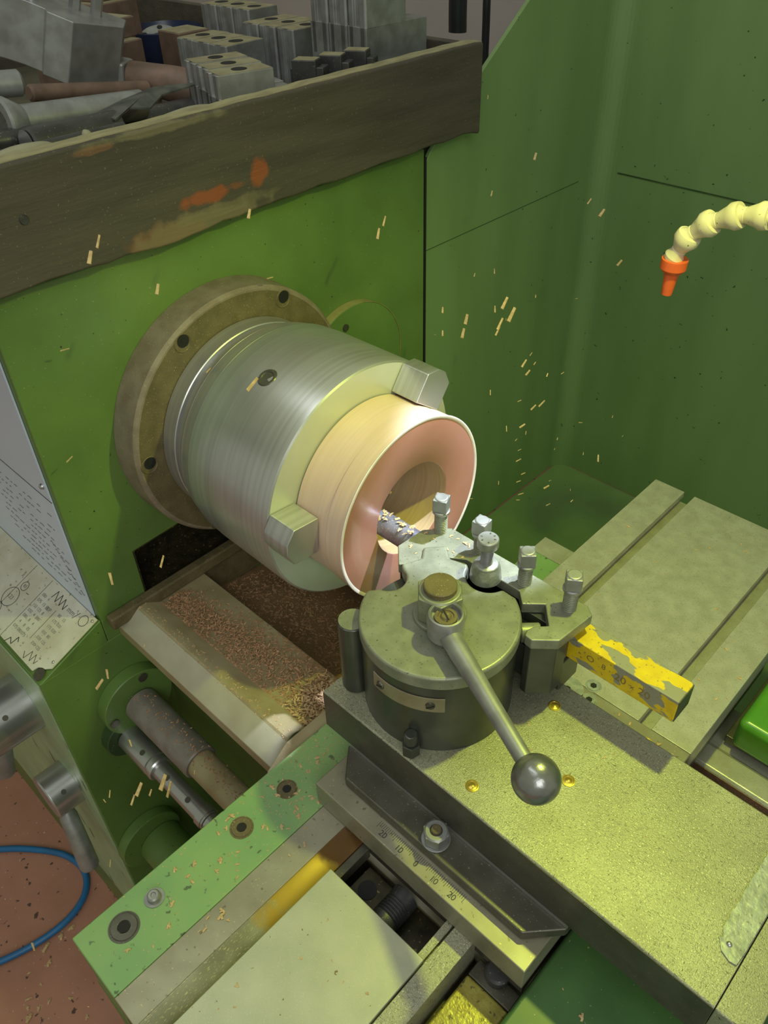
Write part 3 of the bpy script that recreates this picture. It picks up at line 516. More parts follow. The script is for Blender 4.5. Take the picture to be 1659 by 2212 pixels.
# small peg on the holder side seen through the notch
bm = B(); cyl(bm, (0.4510, -0.0600, 0.004), (0.0115, 0.0110, 0), 0.0078, 24, .001); obj('clamp_pin', bm, 'post', tp)
# nut
bm = B(); lathe(bm, [(0, 0), (0, 0.0215), (0.003, 0.021), (0.003, 0)], (cx, cy, 0.0196), (0, 0, 1), 40); prism(bm, hexpts((cx, cy), 0.0195, 6, 0.22), 'Z', 0.0226, 0.0465); lathe(bm, [(0, 0.0170), (0.0015, 0.0158), (0.0015, 0)], (cx, cy, 0.0465), (0, 0, 1), 40)
nt = obj('top_nut', bm, 'post', tp, 0.0009)
bm = B(); lathe(bm, [(0, 0.0130), (0.0042, 0.0130), (0.005, 0.0122), (0.005, 0)], (cx, cy, 0.048), (0, 0, 1), 40); obj('stud_end', bm, 'castf', nt, label='brown round stud end')
# lever
hx, hy, hz0, hz1 = 0.4155, -0.1100, 0.0196, 0.0475
lv = thing('lever', '', '', (hx, hy, hz0)); del lv['label']; del lv['category']; lv.parent = tp; lv.location = Vector((hx, hy, hz0)) - tp.location
bm = B(); lathe(bm, [(0, 0), (0, 0.0095), (0.004, 0.0110), (0.006, 0.0140), (0.023, 0.0146), (0.0265, 0.0132), (0.0272, 0.0120), (0.0262, 0.0112), (0.0215, 0.0110), (0.0215, 0)], (hx + .004, hy - .004, hz0), (0, 0, 1), 48); hb = obj('lever_hub', bm, 'jaw', lv)
bm = B(); lathe(bm, [(0, 0), (0, 0.0088), (0.002, 0.0086), (0.0022, 0.0062), (0.0012, 0.0058), (0.0012, 0.0045), (0.0030, 0.0032), (0.0032, 0)], (hx + .004, hy - .004, hz0 + .0218), (0, 0, 1), 36); sc_ = obj('hub_screw', bm, 'castf', lv)
bm = B(); box(bm, -0.0056, 0.0056, -0.0006, 0.0006, 0, 0.0004, Matrix.Translation((hx + .004, hy - .004, hz0 + .0249)) @ Matrix.Rotation(radians(-28), 4, 'Z')); obj('screw_slot', bm, 'hole', lv)
BL = Vector((0.5445, -0.1735, 0.0330)); S = Vector((hx + .007, hy - .0065, 0.0315)); d = BL - S
bm = B(); lathe(bm, [(0, 0.0085), (0.022, 0.0080), (d.length * .55, 0.0064), (d.length - .010, 0.0058), (d.length - .004, 0.0058), (d.length, 0)], S, d, 32); obj('lever_arm', bm, 'jaw', lv)
bm = B(); sphere(bm, BL, 0.0158, 48); obj('ball_knob', bm, mat('dented_ball_steel', (0.34, 0.34, 0.32), 0.25, 0.8, (0.26, 0.26, 0.25), 90, bump=.5, bs=110), lv, label='dented steel ball')
# tin tag around the body
bm = B(); r0, r1 = 0.0626, 0.0637; aa = [radians(258 + 57 * i / 24) for i in range(25)]
q = [[bm.verts.new((cx + r * cos(a), cy + r * sin(a), z)) for a in aa] for r, z in ((r0, -0.0205), (r1, -0.0205), (r1, -0.0045), (r0, -0.0045))]
for i in range(24):
    for k in range(4): bm.faces.new((q[k][i], q[k][i + 1], q[(k + 1) % 4][i + 1], q[(k + 1) % 4][i]))
bm.faces.new([q[k][0] for k in range(4)]); bm.faces.new([q[k][-1] for k in range(4)][::-1])
tg = obj('tin_tag', bm, 'tag', tp, .0003, label='blank tin tag with slotted screws')
for dg in (266, 305):
    a = radians(dg); o_ = Vector((cx + r1 * cos(a), cy + r1 * sin(a), -0.0125)); dn = Vector((cos(a), sin(a), 0))
    bm = B(); lathe(bm, [(0, 0.0038), (0.0012, 0.0034), (0.0016, 0.0020), (0.0016, 0)], o_, dn, 24); s = obj('tag_screw', bm, 'dsteel', tg)
    bm = B(); t_ = Vector((-sin(a), cos(a), 0)); Mx = Matrix((t_, Vector((0, 0, 1)), dn)).transposed().to_4x4(); Mx.translation = o_ + dn * .0016
    box(bm, -0.0034, 0.0034, -0.0004, 0.0004, -.0003, 0.0003, Mx @ Matrix.Rotation(.5, 4, 'Z')); obj('screw_slot', bm, 'hole', s)

# ================================================================ TOOL HOLDER
th = thing('tool_holder', 'angular steel tool holder with square-head screws clamping the boring bar', 'tool holder', (0.405, -0.03, -0.062))
ZH = 0.0168
P = [(0.3195, -0.060), (0.3215, -0.0300), (0.3390, -0.0110), (0.4800, -0.0110), (0.4880, -0.0170), (0.4840, -0.0560), (0.4680, -0.0700), (0.4610, -0.0690), (0.4590, -0.0640), (0.4610, -0.0570), (0.4690, -0.0490), (0.4540, -0.0320), (0.4400, -0.0440), (0.4300, -0.034), (0.375, -0.034), (0.353, -0.048), (0.345, -0.068), (0.336, -0.077)]
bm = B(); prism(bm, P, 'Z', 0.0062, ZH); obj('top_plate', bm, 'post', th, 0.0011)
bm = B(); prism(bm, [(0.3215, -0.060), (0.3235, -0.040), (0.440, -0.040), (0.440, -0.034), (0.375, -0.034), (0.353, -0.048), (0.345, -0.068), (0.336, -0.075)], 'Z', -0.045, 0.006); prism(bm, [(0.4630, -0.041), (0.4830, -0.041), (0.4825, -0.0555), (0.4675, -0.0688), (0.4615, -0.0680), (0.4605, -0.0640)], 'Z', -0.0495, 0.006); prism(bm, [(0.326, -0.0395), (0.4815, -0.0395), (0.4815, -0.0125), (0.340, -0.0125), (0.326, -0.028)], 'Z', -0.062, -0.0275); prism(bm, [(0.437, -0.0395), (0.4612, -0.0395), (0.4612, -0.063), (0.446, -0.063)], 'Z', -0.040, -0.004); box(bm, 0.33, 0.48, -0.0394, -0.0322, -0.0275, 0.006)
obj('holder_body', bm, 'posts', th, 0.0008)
def thread(bm, x, y, z0, z1, r, pitch=0.0019):
    pr = [(0, 0), (0, r)]; z = 0
    while z < z1 - z0 - pitch: pr += [(z, r), (z + pitch * .35, r * 1.05), (z + pitch * .5, r * 1.05), (z + pitch * .85, r * .9)]; z += pitch
    pr += [(z1 - z0, r * .9), (z1 - z0, 0)]; lathe(bm, pr, (x, y, z0), (0, 0, 1), 28)
def sq_screw(x, y, top, rot, idx):
    s = thing('clamp_screw', '', '', (x, y, ZH)); del s['label']; del s['category']; s.parent = th; s.location = Vector((x, y, ZH)) - th.location
    bm = B(); thread(bm, x, y, ZH - .012, top - .0165, 0.0056); obj('thread', bm, 'post', s)
    bm = B(); lathe(bm, [(0, 0), (0, 0.0070), (0.0010, 0.0077), (0.0030, 0.0077), (0.0038, 0.0066), (0.0038, 0)], (x, y, top - .0175), (0, 0, 1), 32); obj('collar', bm, 'jaw', s)
    bm = B(); M = Matrix.Translation((x, y, 0)) @ Matrix.Rotation(rot, 4, 'Z'); a_ = .0063
    prism(bm, [(-a_, -a_), (a_, -a_), (a_, a_), (-a_, a_)], 'Z', top - .014, top - .001, M); lathe(bm, [(0, .0062), (0.0011, 0.0054), (0.0011, 0)], (x, y, top - .001), (0, 0, 1), 28)
    obj('square_head', bm, 'jaw', s, 0.0009)
for i, (x, y, t, r) in enumerate(((0.3345, -0.0205, 0.0555, 0.4), (0.3770, -0.0185, 0.0530, 0.1), (0.4270, -0.0230, 0.0525, 0.75), (0.4700, -0.0225, 0.0540, 0.6))): sq_screw(x, y, t, r, i)
# height adjuster
bm = B(); ax, ay = 0.3995, -0.0395
lathe(bm, [(0, 0), (0, 0.0135), (0.007, 0.0128), (0.012, 0.0118), (0.0135, 0.0105), (0.0155, 0.0102), (0.0165, 0.0086), (0.0165, 0)], (ax, ay, ZH), (0, 0, 1), 32); cn = obj('adjuster_collar', bm, mat('greasy_collar', (0.32, 0.33, 0.28), .38, .4, (0.20, 0.21, 0.15), 110, bump=.8, bs=170), th, .0006)
bm = B(); thread(bm, ax, ay, ZH + .014, 0.0520, 0.0050, 0.0011); lathe(bm, [(0, 0), (0, 0.0083), (0.0008, 0.0088), (0.0078, 0.0088), (0.0088, 0.0080), (0.0088, 0)], (ax, ay, 0.0510), (0, 0, 1), 40); aj = obj('height_adjuster_screw', bm, 'jaw', th, .0003)
bm = B()
for k, a in enumerate((20, 65, 110, 200, 250, 310)):
    M = Matrix.Translation((ax + .0056 * cos(radians(a)), ay + .0056 * sin(radians(a)), 0.0599)) @ Matrix.Rotation(radians(a), 4, 'Z'); box(bm, -.0011, .0011, -.0002, .0002, -.0002, .0001, M); box(bm, -.0002, .0002, -.0008, .0008, -.0002, .0001, M)
obj('stamped_marks', bm, 'ink', aj)

# ================================================================ BORING BAR
bb = thing('boring_bar', 'boring bar with chipped yellow square shank reaching into the ring', 'boring bar', (0.5, -0.026, -0.02))
bm = B(); box(bm, 0.327, 0.5735, -0.0315, -0.0075, -0.0270, -0.0030); sk = obj('square_shank', bm, 'yellow', bb, 0.0009)
bm = B(); box(bm, 0.5735, 0.5740, -0.0308, -0.0082, -0.0263, -0.0037); obj('shank_end', bm, 'dsteel', bb)
text_mesh('stamped_size', [('20', 0.0105, (0.527, -0.0316, -0.0155), (1, 0, 0), (0, 0, 1)), ('20', 0.0105, (0.5475, -0.0316, -0.0155), (1, 0, 0), (0, 0, 1)), ('x', 0.007, (0.5375, -0.0316, -0.016), (1, 0, 0), (0, 0, 1)), ('8', 0.008, (0.512, -0.0316, -0.0135), (1, 0, 0), (0, 0, 1)), ('O', 0.009, (0.500, -0.0316, -0.0135), (1, 0, 0), (0, 0, 1))], mat('stamped_orange_dark', (0.25, 0.17, 0.05), .5), sk, 0.00008)
bm = B(); lathe(bm, [(0, 0), (0, .0115), (0.11, 0.0115), (0.12, 0.0118), (0.124, 0)], (0.205, -0.0345, 0.0015), (1, 0.02, -.03), 40); obj('round_neck', bm, 'bluest', bb)
bm = B(); prism(bm, [(0.205, -0.0455), (0.2055, -0.036), (0.216, -0.036), (0.216, -0.0465)], 'Z', 0.0005, 0.0055); obj('cutting_tip', bm, 'oil', bb)

# ================================================================ COOLANT HOSE
cn_ = thing('coolant_nozzle', 'segmented cream coolant hose with an orange nozzle before the guard', 'coolant hose', (0.41, 0.25, 0.16))
def seg(a, b, sc_=1.0, m='cream', name='hose_segment'):
    a = Vector(a); b = Vector(b); d = b - a; L = d.length; s = 0.0105 * sc_
    bm = B(); lathe(bm, [(0, 0.004), (0, s * 1.02), (0.002, s * 1.08), (0.0065, s * 1.10), (0.010, s * .92), (L * .82, s * .60), (L * .84, s * .64), (L * .97, s * .62), (L + .004, s * .86), (L + .0075, s * .80), (L + .009, s * .5), (L + .009, .003)], a, d, 40)
    return obj(name, bm, m, cn_)
ch_ = [(0.587, 0.252, 0.2420), (0.559, 0.251, 0.2455), (0.531, 0.250, 0.2475), (0.503, 0.249, 0.2480), (0.475, 0.249, 0.2470), (0.4465, 0.250, 0.2445), (0.4235, 0.250, 0.2405), (0.4015, 0.250, 0.2300), (0.3840, 0.250, 0.2145), (0.3757, 0.250, 0.1960)]
for a, b in zip(ch_, ch_[1:]):
    seg(a, b)
bm = B(); tube(bm, catmull([(0.585, 0.252, 0.2422), (0.610, 0.255, 0.239), (0.625, 0.285, 0.238), (0.627, 0.50, 0.238), (0.627, 0.7435, 0.238)], 6), 0.0085, 16); obj('supply_pipe', bm, 'cream', cn_)
bm = B(); a = Vector((0.3752, 0.25, 0.1900)); lathe(bm, [(0, .007), (0, 0.0118), (0.0085, 0.0118), (0.0125, 0.0085), (0.0135, 0.0066), (0.034, 0.0048), (0.035, 0.002), (0.030, 0.002)], a, (-0.04, 0, -1), 40); obj('orange_nozzle', bm, 'orange', cn_, label='orange round nozzle')

# ================================================================ TAILSTOCK
ts = thing('tailstock', 'glossy bright green casting at the right edge, behind the cross slide', 'tailstock', (0.75, 0.2, -0.2))
bm = B(); box(bm, 0.592, 0.95, 0.108, 0.34, -0.19, -0.150, None); obj('tailstock_base', bm, 'tail', ts, 0.008, seg=4)
bm = B(); box(bm, 0.585, 1.0, 0.118, 0.34, -0.1998, -0.19); obj('tailstock_shoe', bm, 'dsteel', ts, 0.001)

# ================================================================ TRAY ON THE HEADSTOCK
tr = thing('tool_tray', 'grimy wooden tray with a stained front board on top of the headstock', 'wooden tray', (-0.35, 0.1, 0.2))
bm = B(); y = -0.42; top = []; bot = []
R3 = random.Random(11)
while y < 0.4035: top.append((y, 0.3065 + R3.uniform(-.0004, .0004) - (0.004 if abs(y + .02) < .05 else 0) * 0 + (0))); bot.append((y, 0.2105 + R3.uniform(-.0016, .0016) - (0.004 * math.exp(-((y + .05) / .08) ** 2)))); y += 0.018
top.append((0.4035, 0.3050)); bot.append((0.4035, 0.2065))
prism(bm, bot + top[::-1], 'X', 0.004, 0.028); fb = obj('front_board', bm, 'board', tr, 0.003, seg=3)
bm = B(); prism(bm, [(y_, z_ - .0006) for y_, z_ in top] + [(y_, z_ + .0006) for y_, z_ in top[::-1]], 'X', 0.0075, 0.0245); obj('yellowish_edge', bm, 'boardtop', fb, label='yellowish top edge')  # top edge paler and yellower than the rest of the board
bm = B(); box(bm, -0.78, -0.0068, 0.3915, 0.4035, 0.2066, 0.3035); obj('side_board', bm, 'board', tr, 0.002)
bm = B(); box(bm, -0.78, -0.76, -0.42, 0.3913, 0.2066, 0.3035); obj('rear_board', bm, 'board', tr, 0.002)
bm = B(); box(bm, -0.76, -0.0068, -0.42, 0.3913, 0.2005, 0.2200); obj('tray_bottom', bm, 'ply', tr)
bm = B(); lathe(bm, [(0, 0.004), (0.0008, 0.0035), (0.0004, 0)], (0.0285, -0.175, 0.2640), (1, 0, 0), 16); obj('nail_head', bm, 'dark', fb)
ZB = 0.2201
# chuck jaws --------------------------------------------------
def jaw_proto(name, label, group, t, L, h, stepL, stepH, grooves, hole):
    r = thing(name, label, 'chuck jaw', (0, 0, 0), group)
    # narrow face at y=0 (normal -Y), length along +Y, thickness along X
    zz = [0.0, h]
    bm = B(); w_ = t * .5
    g = []
    g = [(-w_, 0.004), (-w_ + .003, 0), (-w_ * .35, 0), (-w_ * .28, 0.0035), (w_ * .28, 0.0035), (w_ * .35, 0), (w_ - .002, 0), (w_, 0.002)] if grooves else [(-w_, 0), (w_, 0)]
    prism(bm, g + [(w_, L), (-w_, L)], 'Z', h * .42 if stepL else 0, h)
    prism(bm, [(-w_, 0.0), (w_, 0.0), (w_, L + stepL), (-w_, L + stepL)], 'Z', 0, (h * .42 if stepL else 0.001) if not stepH else stepH)
    b = obj('jaw_body', bm, 'jaw', r, .0008)
    bm = B(); box(bm, -w_ + .0008, w_ - .0008, .003, L - .001, h, h + .0004); obj('dusty_top', bm, 'dusty', r)
    if hole: bm = B(); cyl(bm, (0, L * .5, h + .0004), (0, 0, .0003), t * .28, 20); obj('screw_hole', bm, 'hole', r)
    return r
def row(proto, places, labels, rz):
    for i, (p, lb) in enumerate(zip(places, labels)):
        o = proto if i == 0 else dup(proto)
        o.location = p; o.rotation_euler = (0, 0, rz); o['label'] = lb
p = jaw_proto('chuck_jaw', '', 'front row of chuck jaws', 0.028, 0.060, 0.100, 0.022, 0.080, True, True)
row(p, [(-0.036, 0.066, ZB), (-0.067, 0.077, ZB), (-0.100, 0.086, ZB)], ['small grey chuck jaw in the tray, nearest the front board', 'small grey chuck jaw, middle of the front trio', 'small grey chuck jaw, leftmost of the front trio'], radians(-14))
p = jaw_proto('tall_chuck_jaw', '', 'tall stepped chuck jaws', 0.030, 0.062, 0.185, 0.034, 0.110, True, False)
row(p, [(-0.050, 0.276, ZB), (-0.0805, 0.276, ZB), (-0.111, 0.276, ZB)], ['tall stepped steel jaw, rightmost of the tall trio', 'tall stepped steel jaw, middle of the tall trio', 'tall stepped steel jaw, leftmost of the tall trio'], radians(-2))
p = jaw_proto('chuck_jaw', '', 'middle row of chuck jaws', 0.032, 0.075, 0.090, 0, 0, True, True)
row(p, [(-0.206, 0.303, ZB), (-0.241, 0.303, ZB), (-0.276, 0.304, ZB)], ['light grey jaw with a round hole beside the tall jaws', 'light grey jaw with a round hole, middle of its trio', 'light grey jaw with a round hole, left of its trio'], radians(0))
p = jaw_proto('chuck_jaw', '', 'rear left row of chuck jaws', 0.033, 0.062, 0.082, 0, 0, True, True)
row(p, [(-0.232, 0.218, ZB), (-0.2665, 0.218, ZB), (-0.301, 0.219, ZB)], ['dusty jaw behind the front trio, right of its row', 'dusty jaw behind the front trio, middle of its row', 'dusty jaw behind the front trio, left of its row'], radians(4))
p = jaw_proto('chuck_jaw', '', 'far row of chuck jaws', 0.034, 0.052, 0.098, 0, 0, True, True)
row(p, [(-0.330, 0.333, ZB + .0), (-0.366, 0.333, ZB), (-0.402, 0.333, ZB)], ['dusty jaw in the far row, nearest the middle trio', 'dusty jaw in the far row, at its middle', 'dusty jaw in the far row, nearest the blue bowl'], radians(2))
# small dark jaws
p = thing('small_dark_jaw', '', 'chuck jaw', (0, 0, 0), 'small dark jaws')
bm = B(); box(bm, -.009, .009, 0, .026, 0, .098); box(bm, -.009, .009, .026, .034, 0, .092); box(bm, -.006, .006, -.003, 0, 0, .090); obj('jaw_body', bm, 'dark', p, .001)
bm = B(); box(bm, -.008, .008, .002, .025, .098, .0984); obj('dusty_top', bm, 'dusty', p)
row(p, [(-0.024, 0.232, ZB), (-0.028, 0.200, ZB), (-0.032, 0.168, ZB)], ['small dark jaw at the foot of the tall jaws, right one', 'small dark jaw at the foot of the tall jaws, middle one', 'small dark jaw at the foot of the tall jaws, left one'], radians(-62))
# bricks and plates at the back
k = 0
for (x, y, z, L, W, H, rz, m, lb) in ((-0.42, 0.150, ZB, .13, .075, .080, 10, 'brown', 'brown dusty block, lowest at the back of the tray'), (-0.43, 0.165, ZB + .0805, .11, .060, .022, 10, 'brown', 'brown dusty slab lying on the back block'),
    (-0.55, 0.235, ZB, .12, .075, .105, 12, 'brown', 'stacked brown steel block in the far back of the tray'), (-0.56, 0.24, ZB + .1055, .11, .06, .022, 12, 'brown', 'brown slab topmost of the far stack'),
    (-0.405, 0.290, ZB, .05, .05, .074, 0, 'brown', 'small rusty brown block before the blue bowl'), (-0.31, 0.140, ZB, .02, .16, .045, 0, 'dark', 'dark flat bar lying across behind the holder block')):
    bm = B(); box(bm, -L / 2, L / 2, -W / 2, W / 2, 0, H); o = obj('steel_block', bm, m, None, .0015); tag(o, lb, 'steel block'); o.location = (x, y, z); o.rotation_euler = (0, 0, radians(rz))
    if m == 'brown': bm = B(); box(bm, -L / 2 + .002, L / 2 - .002, -W / 2 + .002, W / 2 - .002, H, H + .0005); q_ = obj('dusty_top', bm, 'dusty'); q_.parent = o
bw = thing('blue_bowl', 'dark blue round bowl of ring parts at the back of the tray', 'bowl', (-0.51, 0.325, ZB))
bm = B(); lathe(bm, [(0, 0), (0, .035), (.03, .052), (.062, .058), (.063, .056), (.03, .048), (.004, .033), (.004, 0)], (-0.51, 0.325, ZB), (0, 0, 1), 48); obj('bowl_shell', bm, 'bowl', bw)
bm = B(); M = Matrix.Translation((-0.515, 0.322, ZB + .020)) @ Matrix.Rotation(.35, 4, 'Y') @ Matrix.Rotation(.25, 4, 'X'); lathe(bm, [(0, .012), (0, .030), (.035, .030), (.035, .012), (0, .012)], (0, 0, 0), (0, 0, 1), 40); bmesh.ops.transform(bm, matrix=M, verts=bm.verts)
o = obj('ring_flange', bm, 'jaw', None, .001); tag(recenter(o), 'pale ring flange with holes standing in the blue bowl', 'flange')
bm = B()
for a in range(5): cyl(bm, M @ Vector((.023 * cos(a * 1.26), .023 * sin(a * 1.26), .0352)), M.to_3x3() @ Vector((0, 0, .0006)), .004, 12)
q_ = obj('flange_holes', bm, 'hole', o)
# big spare tool holder
sh = thing('spare_tool_holder', 'large grey tool holder block with bolts lying in the tray', 'tool holder', (-0.17, 0.0, 0.29))
Mh = Matrix.Translation((-0.212, -0.0095, 0.316)) @ Matrix.Rotation(radians(42), 4, 'Z') @ Matrix.Rotation(radians(20), 4, 'Y')
# local: front face towards -Y, x to the right
bm = B(); prism(bm, [(-0.060, -0.004), (-0.048, -0.016), (-0.046, -0.0165), (-0.035, -0.013), (-0.018, -0.0118), (0.000, -0.015), (0.004, -0.022), (0.030, -0.026), (0.066, 0.020), (0.060, 0.050), (-0.060, 0.045)], 'Z', 0, 0.058)
bmesh.ops.transform(bm, matrix=Mh, verts=bm.verts); obj('block', bm, 'jaw', sh, .0012)
for (x, y, h, kind) in ((-0.040, 0.010, .036, 'round'), (-0.020, 0.006, .030, 'round'), (0.016, 0.022, .045, 'sq'), (0.036, 0.026, .045, 'sq')):
    bm = B(); lathe(bm, [(0, 0), (0, .006), (h * .5, .006), (h * .5, .009), (h * .62, .009), (h * .62, .0085)] + ([(h, .0085), (h, 0)] if kind == 'sq' else [(h * .62, .013), (h * .95, .013), (h, .011), (h, 0)]), (x, y, .057), (0, 0, 1), 6 if kind == 'sq' else 24)
    bmesh.ops.transform(bm, matrix=Mh, verts=bm.verts); obj('clamp_bolt', bm, 'bright', sh)
ht = thing('held_boring_bar', 'brown round bar with square neck sticking out of the holder block', 'bar tool', (-0.15, 0.08, 0.27))
bm = B(); M = Matrix.Translation((-0.198, 0.052, 0.305)) @ frame((0.085, 0.055, -0.016)); box(bm, -.014, .014, -.014, .014, -.040, .022, M); obj('square_neck', bm, 'jaw', ht, .003)
bm = B(); lathe(bm, [(0, .010), (0.003, .0145), (.05, .0175), (.11, .0185), (.112, 0)], (-0.181, 0.063, 0.302), (0.085, 0.055, -0.016), 40); obj('round_bar', bm, 'brown', ht)
# rods
def rod(a, b, r, m, lb, head=None, grp='loose round bars in the tray'):
    a = Vector(a); b = Vector(b); bm = B(); cyl(bm, a, b - a, r, 32, min(.002, r * .3))
    if head: lathe(bm, [(0, 0), (0, head - .002), (.002, head), (.006, head), (.020, r), (.02, 0)], a, b - a, 40)
    o = obj('round_bar', bm, m, None); tag(recenter(o), lb, 'bar', grp); return o
rod((-0.088, -0.123, 0.3055), (-0.094, 0.022, 0.2935), .0135, 'jaw', 'long grey round bar with a flared disc end', .0215)
rod((-0.135, -0.070, 0.3145), (-0.145, 0.062, 0.2940), .0075, 'brown', 'thin rusty round bar above the long grey bar')
rod((-0.125, -0.150, 0.333), (-0.115, -0.083, 0.328), .011, 'jaw', 'short bar stub cut by the left picture edge')
rod((-0.048, -0.121, 0.296), (-0.055, -0.030, 0.292), .0125, 'dark', 'dark round bar with a bright round end face')
rod((-0.070, -0.150, 0.2985), (-0.068, -0.02, 0.288), .009, 'dark', 'thin dark bar lying beneath the others')
rod((-0.024, -0.160, 0.2985), (-0.026, -0.040, 0.2965), .0045, 'dark', 'thin dark rod against the front board')
rod((-0.160, -0.180, 0.2960), (-0.175, 0.09, 0.2740), .009, 'dusty', 'dusty flat-looking bar under the holder block')
rod((-0.105, -0.160, 0.2755), (-0.11, 0.12, 0.2665), .018, 'dark', 'dark thick bar at the bottom of the pile')
rod((-0.055, -0.170, 0.2650), (-0.06, 0.10, 0.2605), .018, 'brown', 'brown thick bar at the bottom of the pile')
rod((-0.30, -0.05, 0.245), (-0.26, 0.17, 0.245), .022, 'dark', 'dark thick bar behind the holder block')
rod((-0.08, -0.170, 0.2380), (-0.085, 0.08, 0.2380), .0179, 'dark', 'dark bar resting on the tray bottom, front')
rod((-0.15, -0.170, 0.2500), (-0.155, 0.09, 0.2500), .024, 'brown', 'brown bar resting on the tray bottom, behind')
bm = B(); lathe(bm, [(0, 0), (.0006, .0108), (.0012, .0112), (.0013, 0)], (-0.0478, -0.1222, 0.2961), (0.07, -1, 0.04), 32); o = obj('bar_end_disc', bm, 'bright'); tag(recenter(o), 'bright round end disc on the dark bar by the board', 'disc')
bm = B(); pl = [(-0.062, -0.046, .3035), (-0.040, -0.040, .3005), (-0.050, -0.020, .3050), (-0.036, -0.005, .3040), (-0.052, 0.020, .3085), (-0.052, 0.058, .3105), (-0.056, 0.059, .3115), (-0.066, 0.020, .3130), (-0.072, -0.012, .3070)]
v = [bm.verts.new(p_) for p_ in pl]; c0 = bm.verts.new((-0.055, 0.0, .3100)); v2 = [bm.verts.new((p_[0], p_[1], p_[2] - .0015)) for p_ in pl]; c1 = bm.verts.new((-0.055, 0.0, .3085))
for i in range(len(pl)):
    j = (i + 1) % len(pl); bm.faces.new((v[i], v[j], c0)); bm.faces.new((v2[j], v2[i], c1)); bm.faces.new((v[j], v[i], v2[i], v2[j]))
o = obj('plastic_shard', bm, mat('dusty_black_plastic', (0.10, 0.10, 0.08), 0.6, 0, (0.03, 0.035, 0.03), 60), None, ang=10); tag(recenter(o), 'torn dark plastic shard lying over the bars', 'plastic scrap')
def rag(pts, z, lb):
    bm = B(); c = Vector([sum(q[i] for q in pts) / len(pts) for i in range(2)] + [z + .006])
    bot = [bm.verts.new((x, y, z - .03)) for x, y in pts]; mid = [bm.verts.new((x, y, z)) for x, y in pts]; tp_ = [bm.verts.new((c.x + (x - c.x) * .6, c.y + (y - c.y) * .6, z + .005 + rnd.uniform(-.0015, .0015))) for x, y in pts]; cc = bm.verts.new(c)
    n_ = len(pts); bm.faces.new(bot[::-1])
    for i in range(n_):
        j = (i + 1) % n_; bm.faces.new((bot[i], bot[j], mid[j], mid[i])); bm.faces.new((mid[i], mid[j], tp_[j], tp_[i])); bm.faces.new((tp_[i], tp_[j], cc))
    o = obj('dusty_rag', bm, 'cloth', None, ang=80); s = o.modifiers.new('s', 'SUBSURF'); s.levels = s.render_levels = 2; tag(recenter(o), lb, 'rag', 'dusty rags'); return o
rag([(0.002, -0.175), (0.001, -0.14), (-0.002, -0.108), (-0.016, -0.115), (-0.020, -0.15), (-0.014, -0.178)], .3015, 'beige dusty rag bulging over the board at the left edge')
rag([(0.001, -0.095), (0.000, -0.083), (-0.012, -0.080), (-0.014, -0.092)], .3015, 'small beige rag tuft between bars and board')
rag([(0.001, -0.050), (0.001, 0.05), (-0.010, 0.075), (-0.040, 0.06), (-0.035, 0.0), (-0.020, -0.045)], .2945, 'wide dusty rag beside the board under the plastic shard')
# hanging handles at top right behind the tray
def strap(pts, wd, lb, z0):
    bm = B(); tube(bm, pts, wd, 16); o = obj('hanging_lever', bm, 'black', None); tag(recenter(o), lb, 'handle', 'black handles behind the tray')
strap(catmull([(-0.300, 0.752, 0.238), (-0.300, 0.752, 0.245), (-0.300, 0.751, 0.30), (-0.300, 0.750, 0.62)], 4), 0.0150, 'thick black rounded handle against the pale wall', 0)
strap(catmull([(-0.200, 0.700, 0.05), (-0.200, 0.699, 0.25), (-0.200, 0.698, 0.30), (-0.205, 0.705, 0.42)], 4), 0.0060, 'thin black handle right of the thick black one', 0)

# ================================================================ FLOOR HOSE
hp = [(-0.62, -0.60, -1.043), (-0.52, -0.485, -1.043), (-0.462, -0.414, -1.043), (-0.421, -0.375, -1.043), (-0.373, -0.34, -1.043), (-0.338, -0.325, -1.043), (-0.304, -0.321, -1.043), (-0.274, -0.33, -1.043), (-0.249, -0.355, -1.043), (-0.237, -0.396, -1.043), (-0.241, -0.45, -1.043), (-0.26, -0.512, -1.043), (-0.29, -0.57, -1.043), (-0.36, -0.65, -1.043)]
bm = B(); tube(bm, catmull(hp, 10), 0.0062, 12); o = obj('air_hose', bm, 'blue', None); tag(recenter(o), 'thin blue air hose looping over the red-brown floor', 'hose')

